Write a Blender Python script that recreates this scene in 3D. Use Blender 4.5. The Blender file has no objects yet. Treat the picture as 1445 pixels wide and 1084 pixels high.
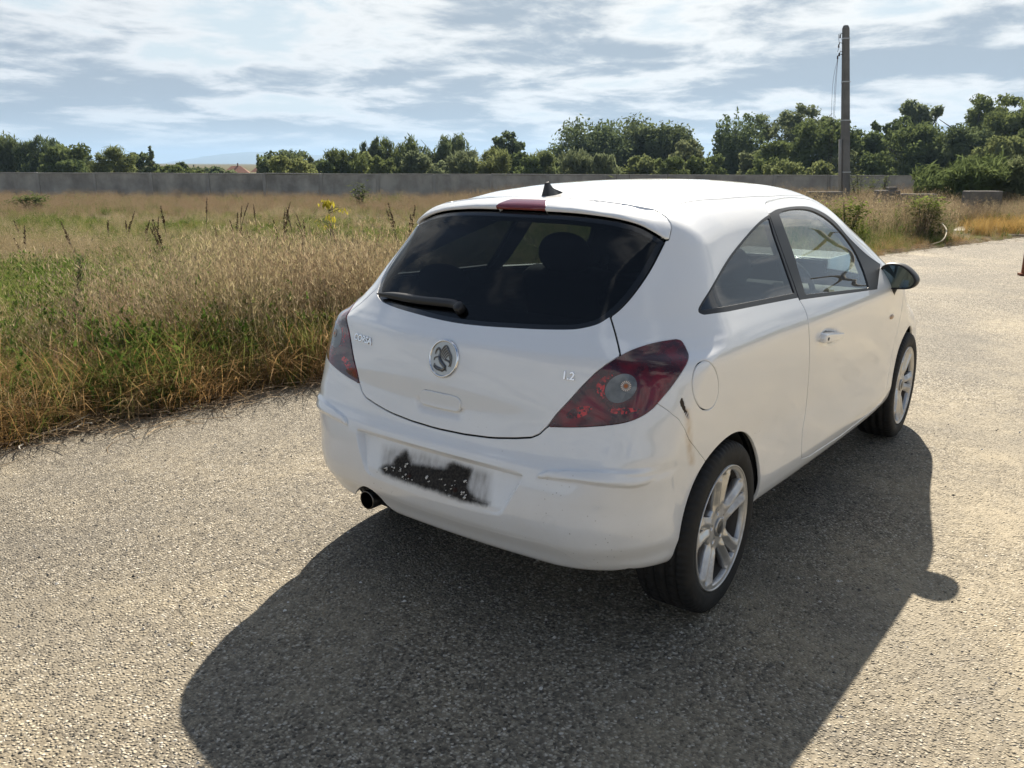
import bpy, math, random
import numpy as np

# =====================================================================
# camera, sky, sun, exposure
# =====================================================================
S = bpy.context.scene
W0, H0, FPX = 1445.0, 1084.0, 1175.9
CAM = np.array([-2.608, -1.862, 1.55])
YAW, PIT, ROL = math.radians(37.412), math.radians(-14.76), math.radians(0.196)
cF = np.array([math.cos(PIT)*math.cos(YAW), math.cos(PIT)*math.sin(YAW), math.sin(PIT)])
cR = np.array([math.sin(YAW), -math.cos(YAW), 0.0]); cU = np.cross(cR, cF)
cR, cU = math.cos(ROL)*cR + math.sin(ROL)*cU, -math.sin(ROL)*cR + math.cos(ROL)*cU
from mathutils import Matrix, Vector, noise as mnoise
cd = bpy.data.cameras.new('camera'); cam = bpy.data.objects.new('camera', cd)
S.collection.objects.link(cam)
cam.matrix_world = Matrix([[cR[0], cU[0], -cF[0], CAM[0]], [cR[1], cU[1], -cF[1], CAM[1]], [cR[2], cU[2], -cF[2], CAM[2]], [0, 0, 0, 1]])
cd.sensor_fit = 'HORIZONTAL'; cd.sensor_width = 36.0; cd.lens = 36.0*FPX/W0
cd.clip_start = 0.05; cd.clip_end = 30000
S.camera = cam

SUN = np.array([1.135, 0.50, 1.0]); SUN /= np.linalg.norm(SUN)
SUN_EL = math.asin(SUN[2]); SUN_AZ = math.atan2(SUN[0], SUN[1])     # azimuth from +Y, clockwise
ld = bpy.data.lights.new('sun', 'SUN'); ld.energy = 5.0; ld.angle = math.radians(0.55); ld.color = (1.0, 0.915, 0.775)
lo = bpy.data.objects.new('sun', ld); S.collection.objects.link(lo)
lo.rotation_euler = Vector(SUN).to_track_quat('Z', 'Y').to_euler()
S.view_settings.view_transform = 'Standard'; S.view_settings.look = 'None'
S.view_settings.gamma = 1.0; S.view_settings.use_curve_mapping = False
S.view_settings.exposure = 1.08

class NT:
    """small helper for writing node trees"""
    def __init__(s, tree):
        s.t = tree; s.n = tree.nodes; s.l = tree.links
    def new(s, typ, **kw):
        n = s.n.new(typ)
        for k, v in kw.items(): setattr(n, k, v)
        return n
    def put(s, sock, v):
        if isinstance(v, bpy.types.NodeSocket): s.l.new(v, sock)
        elif v is not None:
            if sock.type == 'RGBA' and len(v) == 3: v = (*v, 1.0)
            sock.default_value = v
    def math(s, op, a, b=None, c=None, clamp=False):
        n = s.new('ShaderNodeMath', operation=op, use_clamp=clamp)
        s.put(n.inputs[0], a)
        if b is not None: s.put(n.inputs[1], b)
        if c is not None: s.put(n.inputs[2], c)
        return n.outputs[0]
    def vmath(s, op, a, b=None, scale=None):
        n = s.new('ShaderNodeVectorMath', operation=op)
        s.put(n.inputs[0], a)
        if b is not None: s.put(n.inputs[1], b)
        if scale is not None: s.put(n.inputs['Scale'], scale)
        return n.outputs['Value'] if op in ('DOT_PRODUCT', 'LENGTH') else n.outputs[0]
    def noise(s, vec, scale, detail=4, rough=0.5, dist=0.0, lac=2.0):
        n = s.new('ShaderNodeTexNoise')
        if vec is not None: s.put(n.inputs['Vector'], vec)
        s.put(n.inputs['Scale'], scale); s.put(n.inputs['Detail'], detail); s.put(n.inputs['Roughness'], rough)
        s.put(n.inputs['Distortion'], dist); s.put(n.inputs['Lacunarity'], lac)
        return n.outputs['Fac'], n.outputs['Color']
    def voro(s, vec, scale, feature='F1', rand=1.0):
        n = s.new('ShaderNodeTexVoronoi', feature=feature)
        s.put(n.inputs['Vector'], vec); s.put(n.inputs['Scale'], scale); s.put(n.inputs['Randomness'], rand)
        return n
    def ramp(s, fac, stops, interp='LINEAR'):
        n = s.new('ShaderNodeValToRGB'); cr = n.color_ramp; cr.interpolation = interp
        while len(cr.elements) < len(stops): cr.elements.new(0.5)
        for e, (p, col) in zip(cr.elements, stops):
            e.position = p; e.color = (col, col, col, 1) if not hasattr(col, '__len__') else (*col[:3], 1)
        s.put(n.inputs[0], fac)
        return n.outputs[0]
    def mix(s, fac, a, b, blend='MIX'):
        n = s.new('ShaderNodeMix', data_type='RGBA', blend_type=blend)
        s.put(n.inputs[0], fac); s.put(n.inputs[6], a); s.put(n.inputs[7], b)
        return n.outputs[2]
    def mapr(s, v, a, b, c=0.0, d=1.0, smooth=False):
        n = s.new('ShaderNodeMapRange', interpolation_type='SMOOTHSTEP' if smooth else 'LINEAR')
        for i, x in enumerate((v, a, b, c, d)): s.put(n.inputs[i], x)
        return n.outputs[0]
    def attr(s, name):
        return s.new('ShaderNodeAttribute', attribute_name=name)
    def bump(s, h, dist=0.01, strength=1.0, normal=None):
        n = s.new('ShaderNodeBump'); s.put(n.inputs['Height'], h)
        n.inputs['Distance'].default_value = dist; n.inputs['Strength'].default_value = strength
        if normal is not None: s.put(n.inputs['Normal'], normal)
        return n.outputs[0]

# ---- sky: physical sky with a sheet of broken cloud laid over it
wd = bpy.data.worlds.new('World'); S.world = wd; wd.use_nodes = True
wt = NT(wd.node_tree); wt.n.clear()
tc = wt.new('ShaderNodeTexCoord').outputs['Generated']
sky = wt.new('ShaderNodeTexSky', sky_type='NISHITA', sun_disc=False)
sky.sun_elevation = SUN_EL; sky.sun_rotation = SUN_AZ; sky.air_density = 1.0; sky.dust_density = 0.7; sky.ozone_density = 2.5
SKYK = 0.07
SKYX, SKYY = 3.3, 8.2
dirn = wt.vmath('NORMALIZE', tc)
sx = wt.new('ShaderNodeSeparateXYZ'); wt.put(sx.inputs[0], dirn)
up = wt.math('MAXIMUM', sx.outputs[2], 0.0)
zz = wt.math('ADD', up, 0.13)
cv = wt.new('ShaderNodeCombineXYZ')
wt.put(cv.inputs[0], wt.math('DIVIDE', sx.outputs[0], zz)); wt.put(cv.inputs[1], wt.math('DIVIDE', sx.outputs[1], zz))
cvo = wt.vmath('ADD', cv.outputs[0], (SKYX, SKYY, 0.0))
big = wt.noise(cvo, 0.75, 3, 0.5, 0.25)[0]
fine = wt.noise(cvo, 1.9, 11, 0.62, 0.25)[0]
dens = wt.math('ADD', wt.math('MULTIPLY', big, 0.68), wt.math('MULTIPLY', fine, 0.52))
dens = wt.math('ADD', dens, wt.mapr(sx.outputs[2], 0.05, 0.75, 0.040, -0.070))       # more broken overhead
sund = wt.vmath('DOT_PRODUCT', dirn, tuple(SUN))
dens = wt.math('ADD', dens, wt.mapr(sund, -0.7, 0.4, -0.025, 0.015))
dens = wt.math('ADD', dens, wt.mapr(sx.outputs[2], 0.28, 0.60, 0.0, -0.07, True))
cover = wt.mapr(dens, 0.510, 0.600, 0, 1, True)
thick = wt.mapr(dens, 0.580, 0.705, 0, 1, True)
glow = wt.math('POWER', wt.math('MAXIMUM', sund, 0.0), 5.0)
edge = wt.mix(glow, (0.64, 0.655, 0.67), (0.88, 0.86, 0.80))
core = wt.mix(glow, (0.27, 0.315, 0.37), (0.315, 0.365, 0.41))
ccol = wt.mix(thick, edge, core)
skyc = wt.vmath('SCALE', sky.outputs[0], scale=SKYK)
low = wt.mapr(sx.outputs[2], 0.0, 0.24, 0.90, 0.0, True)
base = wt.mix(low, skyc, (0.80, 0.81, 0.79))
base = wt.mix(wt.math('MULTIPLY', wt.mapr(sund, -0.2, 0.70, 0.0, 0.78, True), wt.mapr(sx.outputs[2], 0.18, 0.55, 1.0, 0.15, True)), base, (0.52, 0.59, 0.62))
farfade = wt.mapr(sx.outputs[2], 0.0, 0.05, 0.45, 0.95)
tot = wt.mix(wt.math('MULTIPLY', cover, farfade), base, ccol)
bg = wt.new('ShaderNodeBackground'); wt.put(bg.inputs[0], tot); bg.inputs[1].default_value = 0.64
ow = wt.new('ShaderNodeOutputWorld'); wt.l.new(bg.outputs[0], ow.inputs[0])

# =====================================================================
# object helpers
# =====================================================================
COL = S.collection
rng = np.random.default_rng(11)
random.seed(5)

def tag(o, label=None, cat=None, group=None, kind=None):
    if label: o['label'] = label
    if cat: o['category'] = cat
    if group: o['group'] = group
    if kind: o['kind'] = kind
    return o
def empty(name, loc=(0, 0, 0), label=None, cat=None, group=None, parent=None):
    o = bpy.data.objects.new(name, None); o.location = loc; o.empty_display_size = 0.1
    COL.objects.link(o)
    if parent: o.parent = parent
    return tag(o, label, cat, group)
def mesh_obj(name, V, F, mat=None, parent=None, normals=None, smooth=True, attrs=None, fmat=None, mats=None):
    me = bpy.data.meshes.new(name)
    V = np.asarray(V, float); nf = len(F)
    if isinstance(F, np.ndarray):
        k = F.shape[1]
        me.vertices.add(len(V)); me.vertices.foreach_set('co', V.astype(np.float32).ravel())
        me.loops.add(nf*k); me.loops.foreach_set('vertex_index', F.astype(np.int32).ravel())
        me.polygons.add(nf); me.polygons.foreach_set('loop_start', np.arange(0, nf*k, k, dtype=np.int32))
        me.update(calc_edges=True)
    else:
        me.from_pydata(V.tolist(), [], [list(f) for f in F])
    me.polygons.foreach_set('use_smooth', np.full(len(me.polygons), bool(smooth)))
    for m in (mats or ([mat] if mat else [])): me.materials.append(m)
    if fmat is not None: me.polygons.foreach_set('material_index', np.asarray(fmat, np.int32))
    for k, a in (attrs or {}).items():
        at = me.attributes.new(k, 'FLOAT', 'POINT'); at.data.foreach_set('value', np.asarray(a, np.float32))
    if normals is not None:
        me.normals_split_custom_set_from_vertices([tuple(n) for n in np.asarray(normals, float)])
    me.update()
    o = bpy.data.objects.new(name, me); COL.objects.link(o)
    if parent: o.parent = parent
    return o

class MB:
    """collects simple shapes for one mesh object"""
    def __init__(s): s.V = []; s.F = []; s.M = []
    def add(s, V, F, m=0):
        b = len(s.V); s.V += [tuple(v) for v in V]; s.F += [tuple(i+b for i in f) for f in F]; s.M += [m]*len(F)
    def box(s, c, d, rot=0.0, m=0, tilt=0.0):
        V = []
        for x in (-.5, .5):
            for y in (-.5, .5):
                for z in (-.5, .5):
                    p = Vector((x*d[0], y*d[1], z*d[2]))
                    if tilt: p = Matrix.Rotation(tilt, 3, 'Y') @ p
                    if rot: p = Matrix.Rotation(rot, 3, 'Z') @ p
                    V.append((p.x+c[0], p.y+c[1], p.z+c[2]))
        s.add(V, [(0, 1, 3, 2), (4, 6, 7, 5), (0, 4, 5, 1), (2, 3, 7, 6), (0, 2, 6, 4), (1, 5, 7, 3)], m)
    def tube(s, P, R, n=8, m=0, cap=True):
        P = [Vector(p) for p in P]; R = R if hasattr(R, '__len__') else [R]*len(P)
        V = []; up = Vector((0, 0, 1))
        for i, p in enumerate(P):
            t = (P[min(i+1, len(P)-1)] - P[max(i-1, 0)]).normalized()
            a = up.cross(t) if abs(t.z) < 0.95 else Vector((1, 0, 0)).cross(t)
            a.normalize(); b = t.cross(a)
            for k in range(n):
                g = 2*math.pi*k/n; V.append(p + float(R[i])*(math.cos(g)*a + math.sin(g)*b))
        F = [(i*n+k, i*n+(k+1) % n, (i+1)*n+(k+1) % n, (i+1)*n+k) for i in range(len(P)-1) for k in range(n)]
        if cap: F += [tuple(range(n))[::-1], tuple((len(P)-1)*n+k for k in range(n))]
        s.add(V, F, m)
    def obj(s, name, mat=None, parent=None, smooth=True, mats=None, bevel=0.0, sub=0):
        o = mesh_obj(name, s.V, s.F, mat, parent, smooth=smooth, mats=mats, fmat=s.M if mats else None)
        if bevel:
            b = o.modifiers.new('bevel', 'BEVEL'); b.width = bevel; b.segments = 3; b.limit_method = 'ANGLE'; b.harden_normals = False
        if sub:
            u = o.modifiers.new('sub', 'SUBSURF'); u.levels = sub; u.render_levels = sub
        return o

def principled(name, col, rough=0.5, metal=0.0, spec=0.5, coat=0.0, coat_rough=0.03, trans=0.0, ior=1.45):
    m = bpy.data.materials.new(name); m.use_nodes = True; t = NT(m.node_tree)
    p = t.n['Principled BSDF']
    p.inputs['Base Color'].default_value = (*col, 1); p.inputs['Roughness'].default_value = rough; p.inputs['Metallic'].default_value = metal
    p.inputs['Specular IOR Level'].default_value = spec; p.inputs['Coat Weight'].default_value = coat; p.inputs['Coat Roughness'].default_value = coat_rough
    p.inputs['Transmission Weight'].default_value = trans; p.inputs['IOR'].default_value = ior
    return m, t, p
def glassmat(name, tint, refl=1.0, rough=0.0):
    """thin pane: tinted straight-through light plus Fresnel reflection"""
    m = bpy.data.materials.new(name); m.use_nodes = True; t = NT(m.node_tree); t.n.clear()
    tr = t.new('ShaderNodeBsdfTransparent'); tr.inputs[0].default_value = (*tint, 1)
    gl = t.new('ShaderNodeBsdfGlossy'); gl.inputs['Roughness'].default_value = rough; gl.inputs[0].default_value = (1, 1, 1, 1)
    geo = t.new('ShaderNodeNewGeometry')
    cosi = t.math('ABSOLUTE', t.vmath('DOT_PRODUCT', geo.outputs['Normal'], geo.outputs['Incoming']))
    f = t.math('POWER', t.math('SUBTRACT', 1.0, cosi, clamp=True), 5.0)
    f = t.math('MULTIPLY', t.math('ADD', t.math('MULTIPLY', f, 0.92), 0.058), refl, clamp=True)
    mx = t.new('ShaderNodeMixShader'); t.put(mx.inputs[0], f); t.l.new(tr.outputs[0], mx.inputs[1]); t.l.new(gl.outputs[0], mx.inputs[2])
    o = t.new('ShaderNodeOutputMaterial'); t.l.new(mx.outputs[0], o.inputs[0])
    return m

# =====================================================================
# the car's skin: one smooth surface, cut into its panels along real outlines
# x forward from the rear axle, y left, z up
# =====================================================================
def pchip(xs, ys):
    xs = np.array(xs, float); ys = np.array(ys, float)
    h = np.diff(xs); d = np.diff(ys)/h; m = np.zeros_like(ys)
    for i in range(1, len(xs)-1):
        if d[i-1]*d[i] > 0:
            w1 = 2*h[i]+h[i-1]; w2 = h[i]+2*h[i-1]; m[i] = (w1+w2)/(w1/d[i-1]+w2/d[i])
    m[0], m[-1] = d[0], d[-1]
    def f(x):
        x = np.asarray(x, float); xc = np.clip(x, xs[0], xs[-1])
        i = np.clip(np.searchsorted(xs, xc)-1, 0, len(h)-1); t = (xc-xs[i])/h[i]
        r = ((1+2*t)*(1-t)**2)*ys[i] + t*(1-t)**2*h[i]*m[i] + t*t*(3-2*t)*ys[i+1] + t*t*(t-1)*h[i]*m[i+1]
        return r + np.where(x < xs[0], (x-xs[0])*m[0], 0) + np.where(x > xs[-1], (x-xs[-1])*m[-1], 0)
    return f
Wz = pchip([.16, .22, .26, .295, .33, .38, .46, .55, .70, .85, .935, .97, 1.0, 1.05, 1.10, 1.2, 1.3, 1.37, 1.43, 1.6],
           [.6601, .7152, .7552, .7823, .7949, .8017, .8000, .7990, .8106, .8245, .8290, .8230, .8090, .7770, .744, .6893, .634, .5962, .5566, .4053])
Wx = pchip([-.75, -.5, -.25, 0.0, .35, .8, 1.8, 2.3, 2.6, 2.9, 3.15, 3.4], [-.0733, -.0245, -.0150, -.0040, -.0009, .016, .0365, .0197, -.003, -.0258, -.0739, -.2031])
Xc = pchip([.12, .22, .28, .33, .40, .46, .54, .60, .625, .645, .665, .70, .76, .82, .91, .965, 1.0, 1.03, 1.10, 1.2, 1.3, 1.40, 1.5],
           [-.3936, -.5126, -.5755, -.605, -.6449, -.6547, -.6481, -.6350, -.6278, -.6146, -.6038, -.5945, -.5812, -.5728, -.5535, -.5360, -.5022, -.4692, -.3962, -.3047, -.2106, -.1178, -.0242])
Bz = pchip([.3, .55, .62, .75, .95, 1.08, 1.3, 1.5], [.119, .119, .1202, .1584, .2154, .2104, .2217, .2112])
Rz = pchip([.2, .5, .7, .9, 1.02, 1.12, 1.3, 1.40, 1.5], [.2376, .2428, .1478, .1618, .225, .2087, .1588, .0648, .0539])
Hc = pchip([-.4, -.13, .07, .3, .5, .7, .95, 1.2, 1.38, 1.55, 1.75, 2.1, 2.40, 2.55, 2.8, 3.0, 3.15, 3.3, 3.45],
           [1.389, 1.4300, 1.4375, 1.468, 1.4817, 1.4881, 1.4890, 1.4848, 1.4738, 1.4507, 1.3668, 1.1794, .9933, .9325, .8615, .7937, .7471, .6235, .3188])
ZB = pchip([-.7, -.4, -.2, .3, 1.2, 2.2, 3.3], [.268, .255, .25, .245, .23, .24, .22])
def rmax(a, b, r):
    u = np.maximum(a+r, 0); v = np.maximum(b+r, 0)
    return np.minimum(np.maximum(a, b), -r) + np.sqrt(u*u+v*v)
def skin_f(x, y, z):
    ay = np.abs(y)
    w = Wz(z) + Wx(x)*np.clip(1-.35*(z-1.0)/.4, .5, 1)
    e = .01; wz = (Wz(z+e)-Wz(z-e))/(2*e)
    s = (ay-w)/np.sqrt(1+wz*wz)
    hc = Hc(x); hx = (Hc(x+e)-Hc(x-e))/(2*e)
    t = (z-(hc-.145*ay**2-.05*np.clip(ay-.3, 0, 1)**2))/np.sqrt(1+hx*hx)
    xr = Xc(z)+Bz(z)*ay**2; xz = (Xc(z+e)-Xc(z-e))/(2*e); xz = np.clip(xz, -1.2, 1.2)
    r = (xr-x)/np.sqrt(1+xz*xz)
    fr = x-(3.33-.28*ay**2)
    bt = ZB(x)-z
    st = rmax(s, t, np.clip(.10+.04*(x-.3), .07, .16))
    d = rmax(st, r, np.clip(Rz(z), .03, .3))
    d = rmax(d, fr, .25)
    return rmax(d, bt, .045)
def skin_n(P, e=2e-3):
    x, y, z = P[:, 0], P[:, 1], P[:, 2]
    g = np.stack([skin_f(x+e, y, z)-skin_f(x-e, y, z), skin_f(x, y+e, z)-skin_f(x, y-e, z), skin_f(x, y, z+e)-skin_f(x, y, z-e)], 1)
    return g/np.maximum(np.linalg.norm(g, axis=1, keepdims=True), 1e-9)
def root(A, B, n=40):
    """A inside, B outside: the skin point between them"""
    lo = np.zeros(len(A)); hi = np.ones(len(A))
    for _ in range(n):
        m = .5*(lo+hi); P = A+(B-A)*m[:, None]; ins = skin_f(P[:, 0], P[:, 1], P[:, 2]) < 0
        lo = np.where(ins, m, lo); hi = np.where(ins, hi, m)
    return A+(B-A)*(.5*(lo+hi))[:, None]
def to_px(P):
    d = P-CAM; k = d@cF
    return np.stack([W0/2+FPX*(d@cR)/k, H0/2-FPX*(d@cU)/k], 1)
def on_skin(px):
    """where the sight lines through reference points of the photograph meet the skin"""
    px = np.atleast_2d(np.asarray(px, float))
    d = cF+(px[:, :1]-W0/2)/FPX*cR-(px[:, 1:]-H0/2)/FPX*cU; d /= np.linalg.norm(d, axis=1, keepdims=True)
    ts = np.linspace(1.2, 7.5, 1300); out = np.full((len(px), 3), np.nan)
    for i in range(len(px)):
        P = CAM+ts[:, None]*d[i]; f = skin_f(P[:, 0], P[:, 1], P[:, 2]); k = np.where(f < 0)[0]
        if len(k): out[i] = root((CAM+ts[k[0]]*d[i])[None], (CAM+ts[k[0]-1]*d[i])[None])[0]
    return out

def build_half():
    xo = np.concatenate([np.linspace(-1.0, 1.2, 215), np.linspace(1.2, 3.75, 130)[1:]])
    x01 = (xo+1.0)/4.75
    ny, nz = 84, 138
    yv = np.linspace(0, 1, ny); zv = np.linspace(0, 1, nz)
    OB = np.array([[-1.0, 3.75], [0, -1.25], [0.02, 1.85]]); CB = np.array([[-.12, 2.9], [0, -.34], [.48, 1.02]])
    def pt(B, a, b, c_):
        return np.stack([B[0, 0]+(B[0, 1]-B[0, 0])*a, B[1, 0]+(B[1, 1]-B[1, 0])*b, B[2, 0]+(B[2, 1]-B[2, 0])*c_], -1)
    Vs, Fs, off = [], [], 0
    def grid(A, B, C, flip):
        nonlocal off
        sh = A.shape; O = pt(OB, A.ravel(), B.ravel(), C.ravel()); I = pt(CB, A.ravel(), B.ravel(), C.ravel())
        Vs.append(root(I, O)); idx = off+np.arange(sh[0]*sh[1]).reshape(sh)
        q = np.stack([idx[:-1, :-1], idx[1:, :-1], idx[1:, 1:], idx[:-1, 1:]], -1).reshape(-1, 4)
        t = np.concatenate([q[:, [0, 1, 2]], q[:, [0, 2, 3]]])
        Fs.append(t[:, ::-1] if flip else t); off += sh[0]*sh[1]
    X, Z = np.meshgrid(x01, zv, indexing='ij'); grid(X, np.ones_like(X), Z, False)
    X, Y = np.meshgrid(x01, yv, indexing='ij'); grid(X, Y, np.ones_like(X), True)
    Y, Z = np.meshgrid(yv, zv, indexing='ij'); grid(np.zeros_like(Y), Y, Z, False); grid(np.ones_like(Y), Y, Z, True)
    V = np.concatenate(Vs); F = np.concatenate(Fs)
    key = np.round(V*2e5).astype(np.int64)
    _, first, inv = np.unique(key, axis=0, return_index=True, return_inverse=True); inv = inv.ravel()
    V = V[first]; F = inv[F]
    F = F[(F[:, 0] != F[:, 1]) & (F[:, 1] != F[:, 2]) & (F[:, 0] != F[:, 2])]
    N = skin_n(V)
    fn = np.cross(V[F[:, 1]]-V[F[:, 0]], V[F[:, 2]]-V[F[:, 0]]); s = (fn*N[F].mean(1)).sum(1) < 0
    F[s] = F[s][:, ::-1]
    return V, F, N

def spline(pts, closed=True, n=6, corners=()):
    """Catmull-Rom through pts; indices in corners stay sharp"""
    P = np.array(pts, float); m = len(P); out = []
    rng_ = range(m) if closed else range(m-1)
    for i in rng_:
        p1, p2 = P[i], P[(i+1) % m]
        p0 = P[(i-1) % m] if (closed or i > 0) else 2*p1-p2
        p3 = P[(i+2) % m] if (closed or i < m-2) else 2*p2-p1
        if i in corners: p0 = 2*p1-p2
        if (i+1) % m in corners: p3 = 2*p2-p1
        for t in np.linspace(0, 1, n, endpoint=False):
            out.append(.5*((2*p1)+(-p0+p2)*t+(2*p0-5*p1+4*p2-p3)*t*t+(-p0+3*p1-3*p2+p3)*t**3))
    if not closed: out.append(P[-1])
    return np.array(out)
def poly_sdf(Q, P):
    """signed distance of points Q to polygon P, negative inside"""
    d = np.full(len(Q), 1e18); ins = np.zeros(len(Q), bool)
    for i in range(len(P)):
        a, b = P[i], P[(i+1) % len(P)]; e = b-a; L = e@e
        if L < 1e-12: continue
        w = Q-a; t = np.clip((w@e)/L, 0, 1); r = w-t[:, None]*e; d = np.minimum(d, (r*r).sum(1))
        c1 = (a[1] <= Q[:, 1]) != (b[1] <= Q[:, 1])
        if e[1] != 0:
            xi = a[0]+(Q[:, 1]-a[1])/e[1]*e[0]; ins ^= c1 & (Q[:, 0] < xi)
    d = np.sqrt(d); return np.where(ins, -d, d)
def line_dist(Q, P):
    d = np.full(len(Q), 1e18)
    for a, b in zip(P[:-1], P[1:]):
        e = b-a; L = e@e+1e-12; w = Q-a; t = np.clip((w@e)/L, 0, 1); r = w-t[:, None]*e; d = np.minimum(d, (r*r).sum(1))
    return np.sqrt(d)
def crop(pts, ox, oy, s=3.8703):
    return [(ox+x/s, oy+y/s) for x, y in pts]

def side_pt(x, z):
    A = np.array([[x, -.2, z]]); B = np.array([[x, -1.3, z]]); return root(A, B)[0]
def spx(pts): return [tuple(to_px(side_pt(x, z)[None])[0]) for x, z in pts]

# ---- outlines of the panels as the photograph shows them on the right half of the car
LAMP = spline(crop([(283, 627), (330, 563), (400, 488), (470, 410), (540, 340), (610, 285), (680, 240), (750, 205), (830, 178), (910, 160), (985, 149), (1014, 160), (1038, 200), (1052, 240),
      (1040, 285), (1000, 350), (950, 420), (890, 490), (850, 533), (790, 573), (720, 601), (640, 616), (540, 626), (430, 631), (340, 630)], 700, 440), corners=(0, 10))
HBOT = [(768.5, 605.4), (760.7, 613), (749, 617.6), (725.8, 618.6), (700, 618.3), (688.4, 617.5), (654.8, 613), (621.2, 606), (590, 598), (560, 588)]
GLASS_R = [(861.5, 447), (878, 433), (897, 411), (918, 380), (938.5, 341)]
SPL_LOW = [(939.5, 340), (919.6, 328.2), (899, 318.2), (868, 310.4), (829.2, 305), (803.4, 302.6), (771.6, 300.7), (734, 299), (700, 298.2), (660, 299), (600, 306)]
GLASS_B = [(590, 444), (636.7, 454.8), (680, 460.2), (725.8, 463.2), (764.6, 465.1), (803.4, 465.4), (824, 463), (844.7, 457.2)]
GLASS = np.array([tuple(p) for p in spline(GLASS_B+[(861.5, 447)], False)] + [tuple(p) for p in spline(GLASS_R, False)] + [tuple(p) for p in spline(SPL_LOW, False)] + [(560, 330), (540, 430)])
HATCH = np.array([tuple(p) for p in spline(GLASS_R[::-1], False)] + [(868, 468.4), (872.6, 486.5), (875.7, 501.5)] + [tuple(p) for p in LAMP[(LAMP[:, 0] <= 876) & (LAMP[:, 1] > 470)][:60] if 0] +
      crop([(610, 285), (540, 340), (470, 410), (400, 488), (330, 563), (283, 627)], 700, 440) + HBOT + [(540, 580), (520, 450), (560, 330)] + [tuple(p) for p in spline(SPL_LOW, False)][::-1][:-1])
SPOIL = np.array([tuple(p) for p in spline(SPL_LOW[::-1], False)] + [(944.2, 338.5), (948, 323), (946.8, 315.3), (940.3, 306.2), (930, 298.5), (920.5, 294.2), (911.9, 292.8), (880.9, 287.4), (842, 282.5), (803.4, 279.7), (769.8, 278.3), (734, 278), (700, 278.4), (660, 281), (600, 290)])
BRAKE = np.array([(771.6, 285.2), (771.6, 300.4), (734, 298.6), (690, 298), (690, 284), (734, 284)])
FLAP = np.array([(995.7+18.6*math.cos(t)+1.2*math.sin(t), 543.7+35.2*math.sin(t)) for t in np.linspace(0, 2*math.pi, 60, endpoint=False)])
BUMP = np.array([(480, 500), (800, 560), (900, 545), (921, 565), (927, 569), (942, 579), (958, 592), (966, 605), (972.6, 621), (988, 641), (1003.6, 661), (1040, 690), (1040, 900), (480, 900)])
ARCH = np.array([tuple(p) for p in spline([(905, 814), (925, 802), (940, 785), (954, 761), (968, 734), (985.8, 695.6), (1002.6, 660.7), (1022, 631), (1036, 619), (1046, 614), (1056, 610.6), (1064, 612.6), (1071, 621.5), (1073.7, 638.8), (1072.4, 664.6), (1067.5, 685.3), (1066.5, 703.4), (1066, 720)], False)] + [(1060, 900), (915, 900)])
MOULD = spline(crop([(218, 905), (235, 882), (280, 865), (400, 861), (600, 860), (720, 860), (800, 854), (870, 845), (938, 834), (930, 862), (895, 905), (850, 935), (800, 955), (720, 966), (600, 958), (450, 940), (320, 920), (240, 912)], 700, 440), corners=(8,))
RECESS = np.array([(737.5, 671.2), (735, 677), (709, 724), (704, 728), (690, 726.5), (612, 707), (519, 670), (503, 608.4), (560, 622), (620, 638.4), (680, 654.6), (730, 668.6)])
LIPLINE = spline([(520, 694), (546, 704), (611, 724.7), (650, 737.5), (688.4, 748), (740, 761), (771, 768), (791.7, 777), (817, 792), (836, 801.5)], False)
TOW = np.array([(773+9.2*math.cos(t), 737+9.2*math.sin(t)) for t in np.linspace(0, 2*math.pi, 32, endpoint=False)])
DOOR = np.array([tuple(p) for p in spline([(1128.3, 423.8), (1134, 433), (1138.6, 444.5), (1141.3, 462), (1142.5, 488.4), (1142, 520), (1140, 550), (1137, 580), (1133.2, 604), (1131.8, 620), (1131.2, 636), (1131.8, 647)], False)]
      + spx([(.88, .335), (1.3, .318), (1.75, .322), (2.02, .325), (2.06, .36), (2.07, .45), (2.10, .60), (2.10, .80), (2.06, .93)]) + [(1246, 377), (1240, 367.5)]
      + [tuple(p) for p in spline([(1225, 352), (1208.4, 337.5), (1195, 320.5), (1182.6, 307), (1164.5, 291.5), (1153, 285.8), (1141.2, 281.6), (1128, 279.5), (1115.4, 279.1), (1102, 280.3), (1089.5, 283), (1083.5, 284.6), (1081.8, 287.5), (1085.7, 302.4), (1094.7, 328.2), (1107.6, 364.4), (1120.6, 400.5)], False)])
DFRAME = np.array([tuple(p) for p in spline([(1085.2, 301.6), (1094.7, 295.9), (1104, 293.6), (1115.4, 291.6), (1128, 290.8), (1141.2, 291.6), (1153, 295.5), (1164.5, 301.5), (1174, 308.5), (1182.6, 316.5), (1198, 334.6), (1213.6, 350), (1226, 361), (1243, 373)], False)]
      + [(1238.6, 408.6), (1200, 414), (1160, 419.3), (1128.6, 423.6), (1120.6, 400.5), (1107.6, 364.4), (1094.7, 328.2)])
DGLASS = np.array([tuple(p) for p in spline([(1099.6, 301.5), (1105, 297.7), (1117, 295), (1130.9, 294.4), (1146.4, 297), (1164.5, 306.4), (1180, 319.3), (1195.5, 337.2), (1208.4, 356.6), (1218.7, 379.9), (1223.9, 395.4), (1227, 406.5)], False)]
      + [(1200, 409), (1170, 412.3), (1137, 415.6), (1130.9, 395.4), (1120.6, 359.2), (1110.2, 330.8)])
QFRAME = np.array([tuple(p) for p in spline([(1085.4, 302.6), (1071.5, 312.9), (1053.4, 332.2), (1027.5, 364.6), (1001.7, 408.5), (990, 427), (985.2, 437), (987, 441.8), (993.5, 444.5)], False)] + [(1027.5, 439.8), (1079, 429.5), (1128, 420.0), (1133, 420), (1126, 400.5), (1112, 364.4), (1099, 328.2), (1090, 303)])
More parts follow.
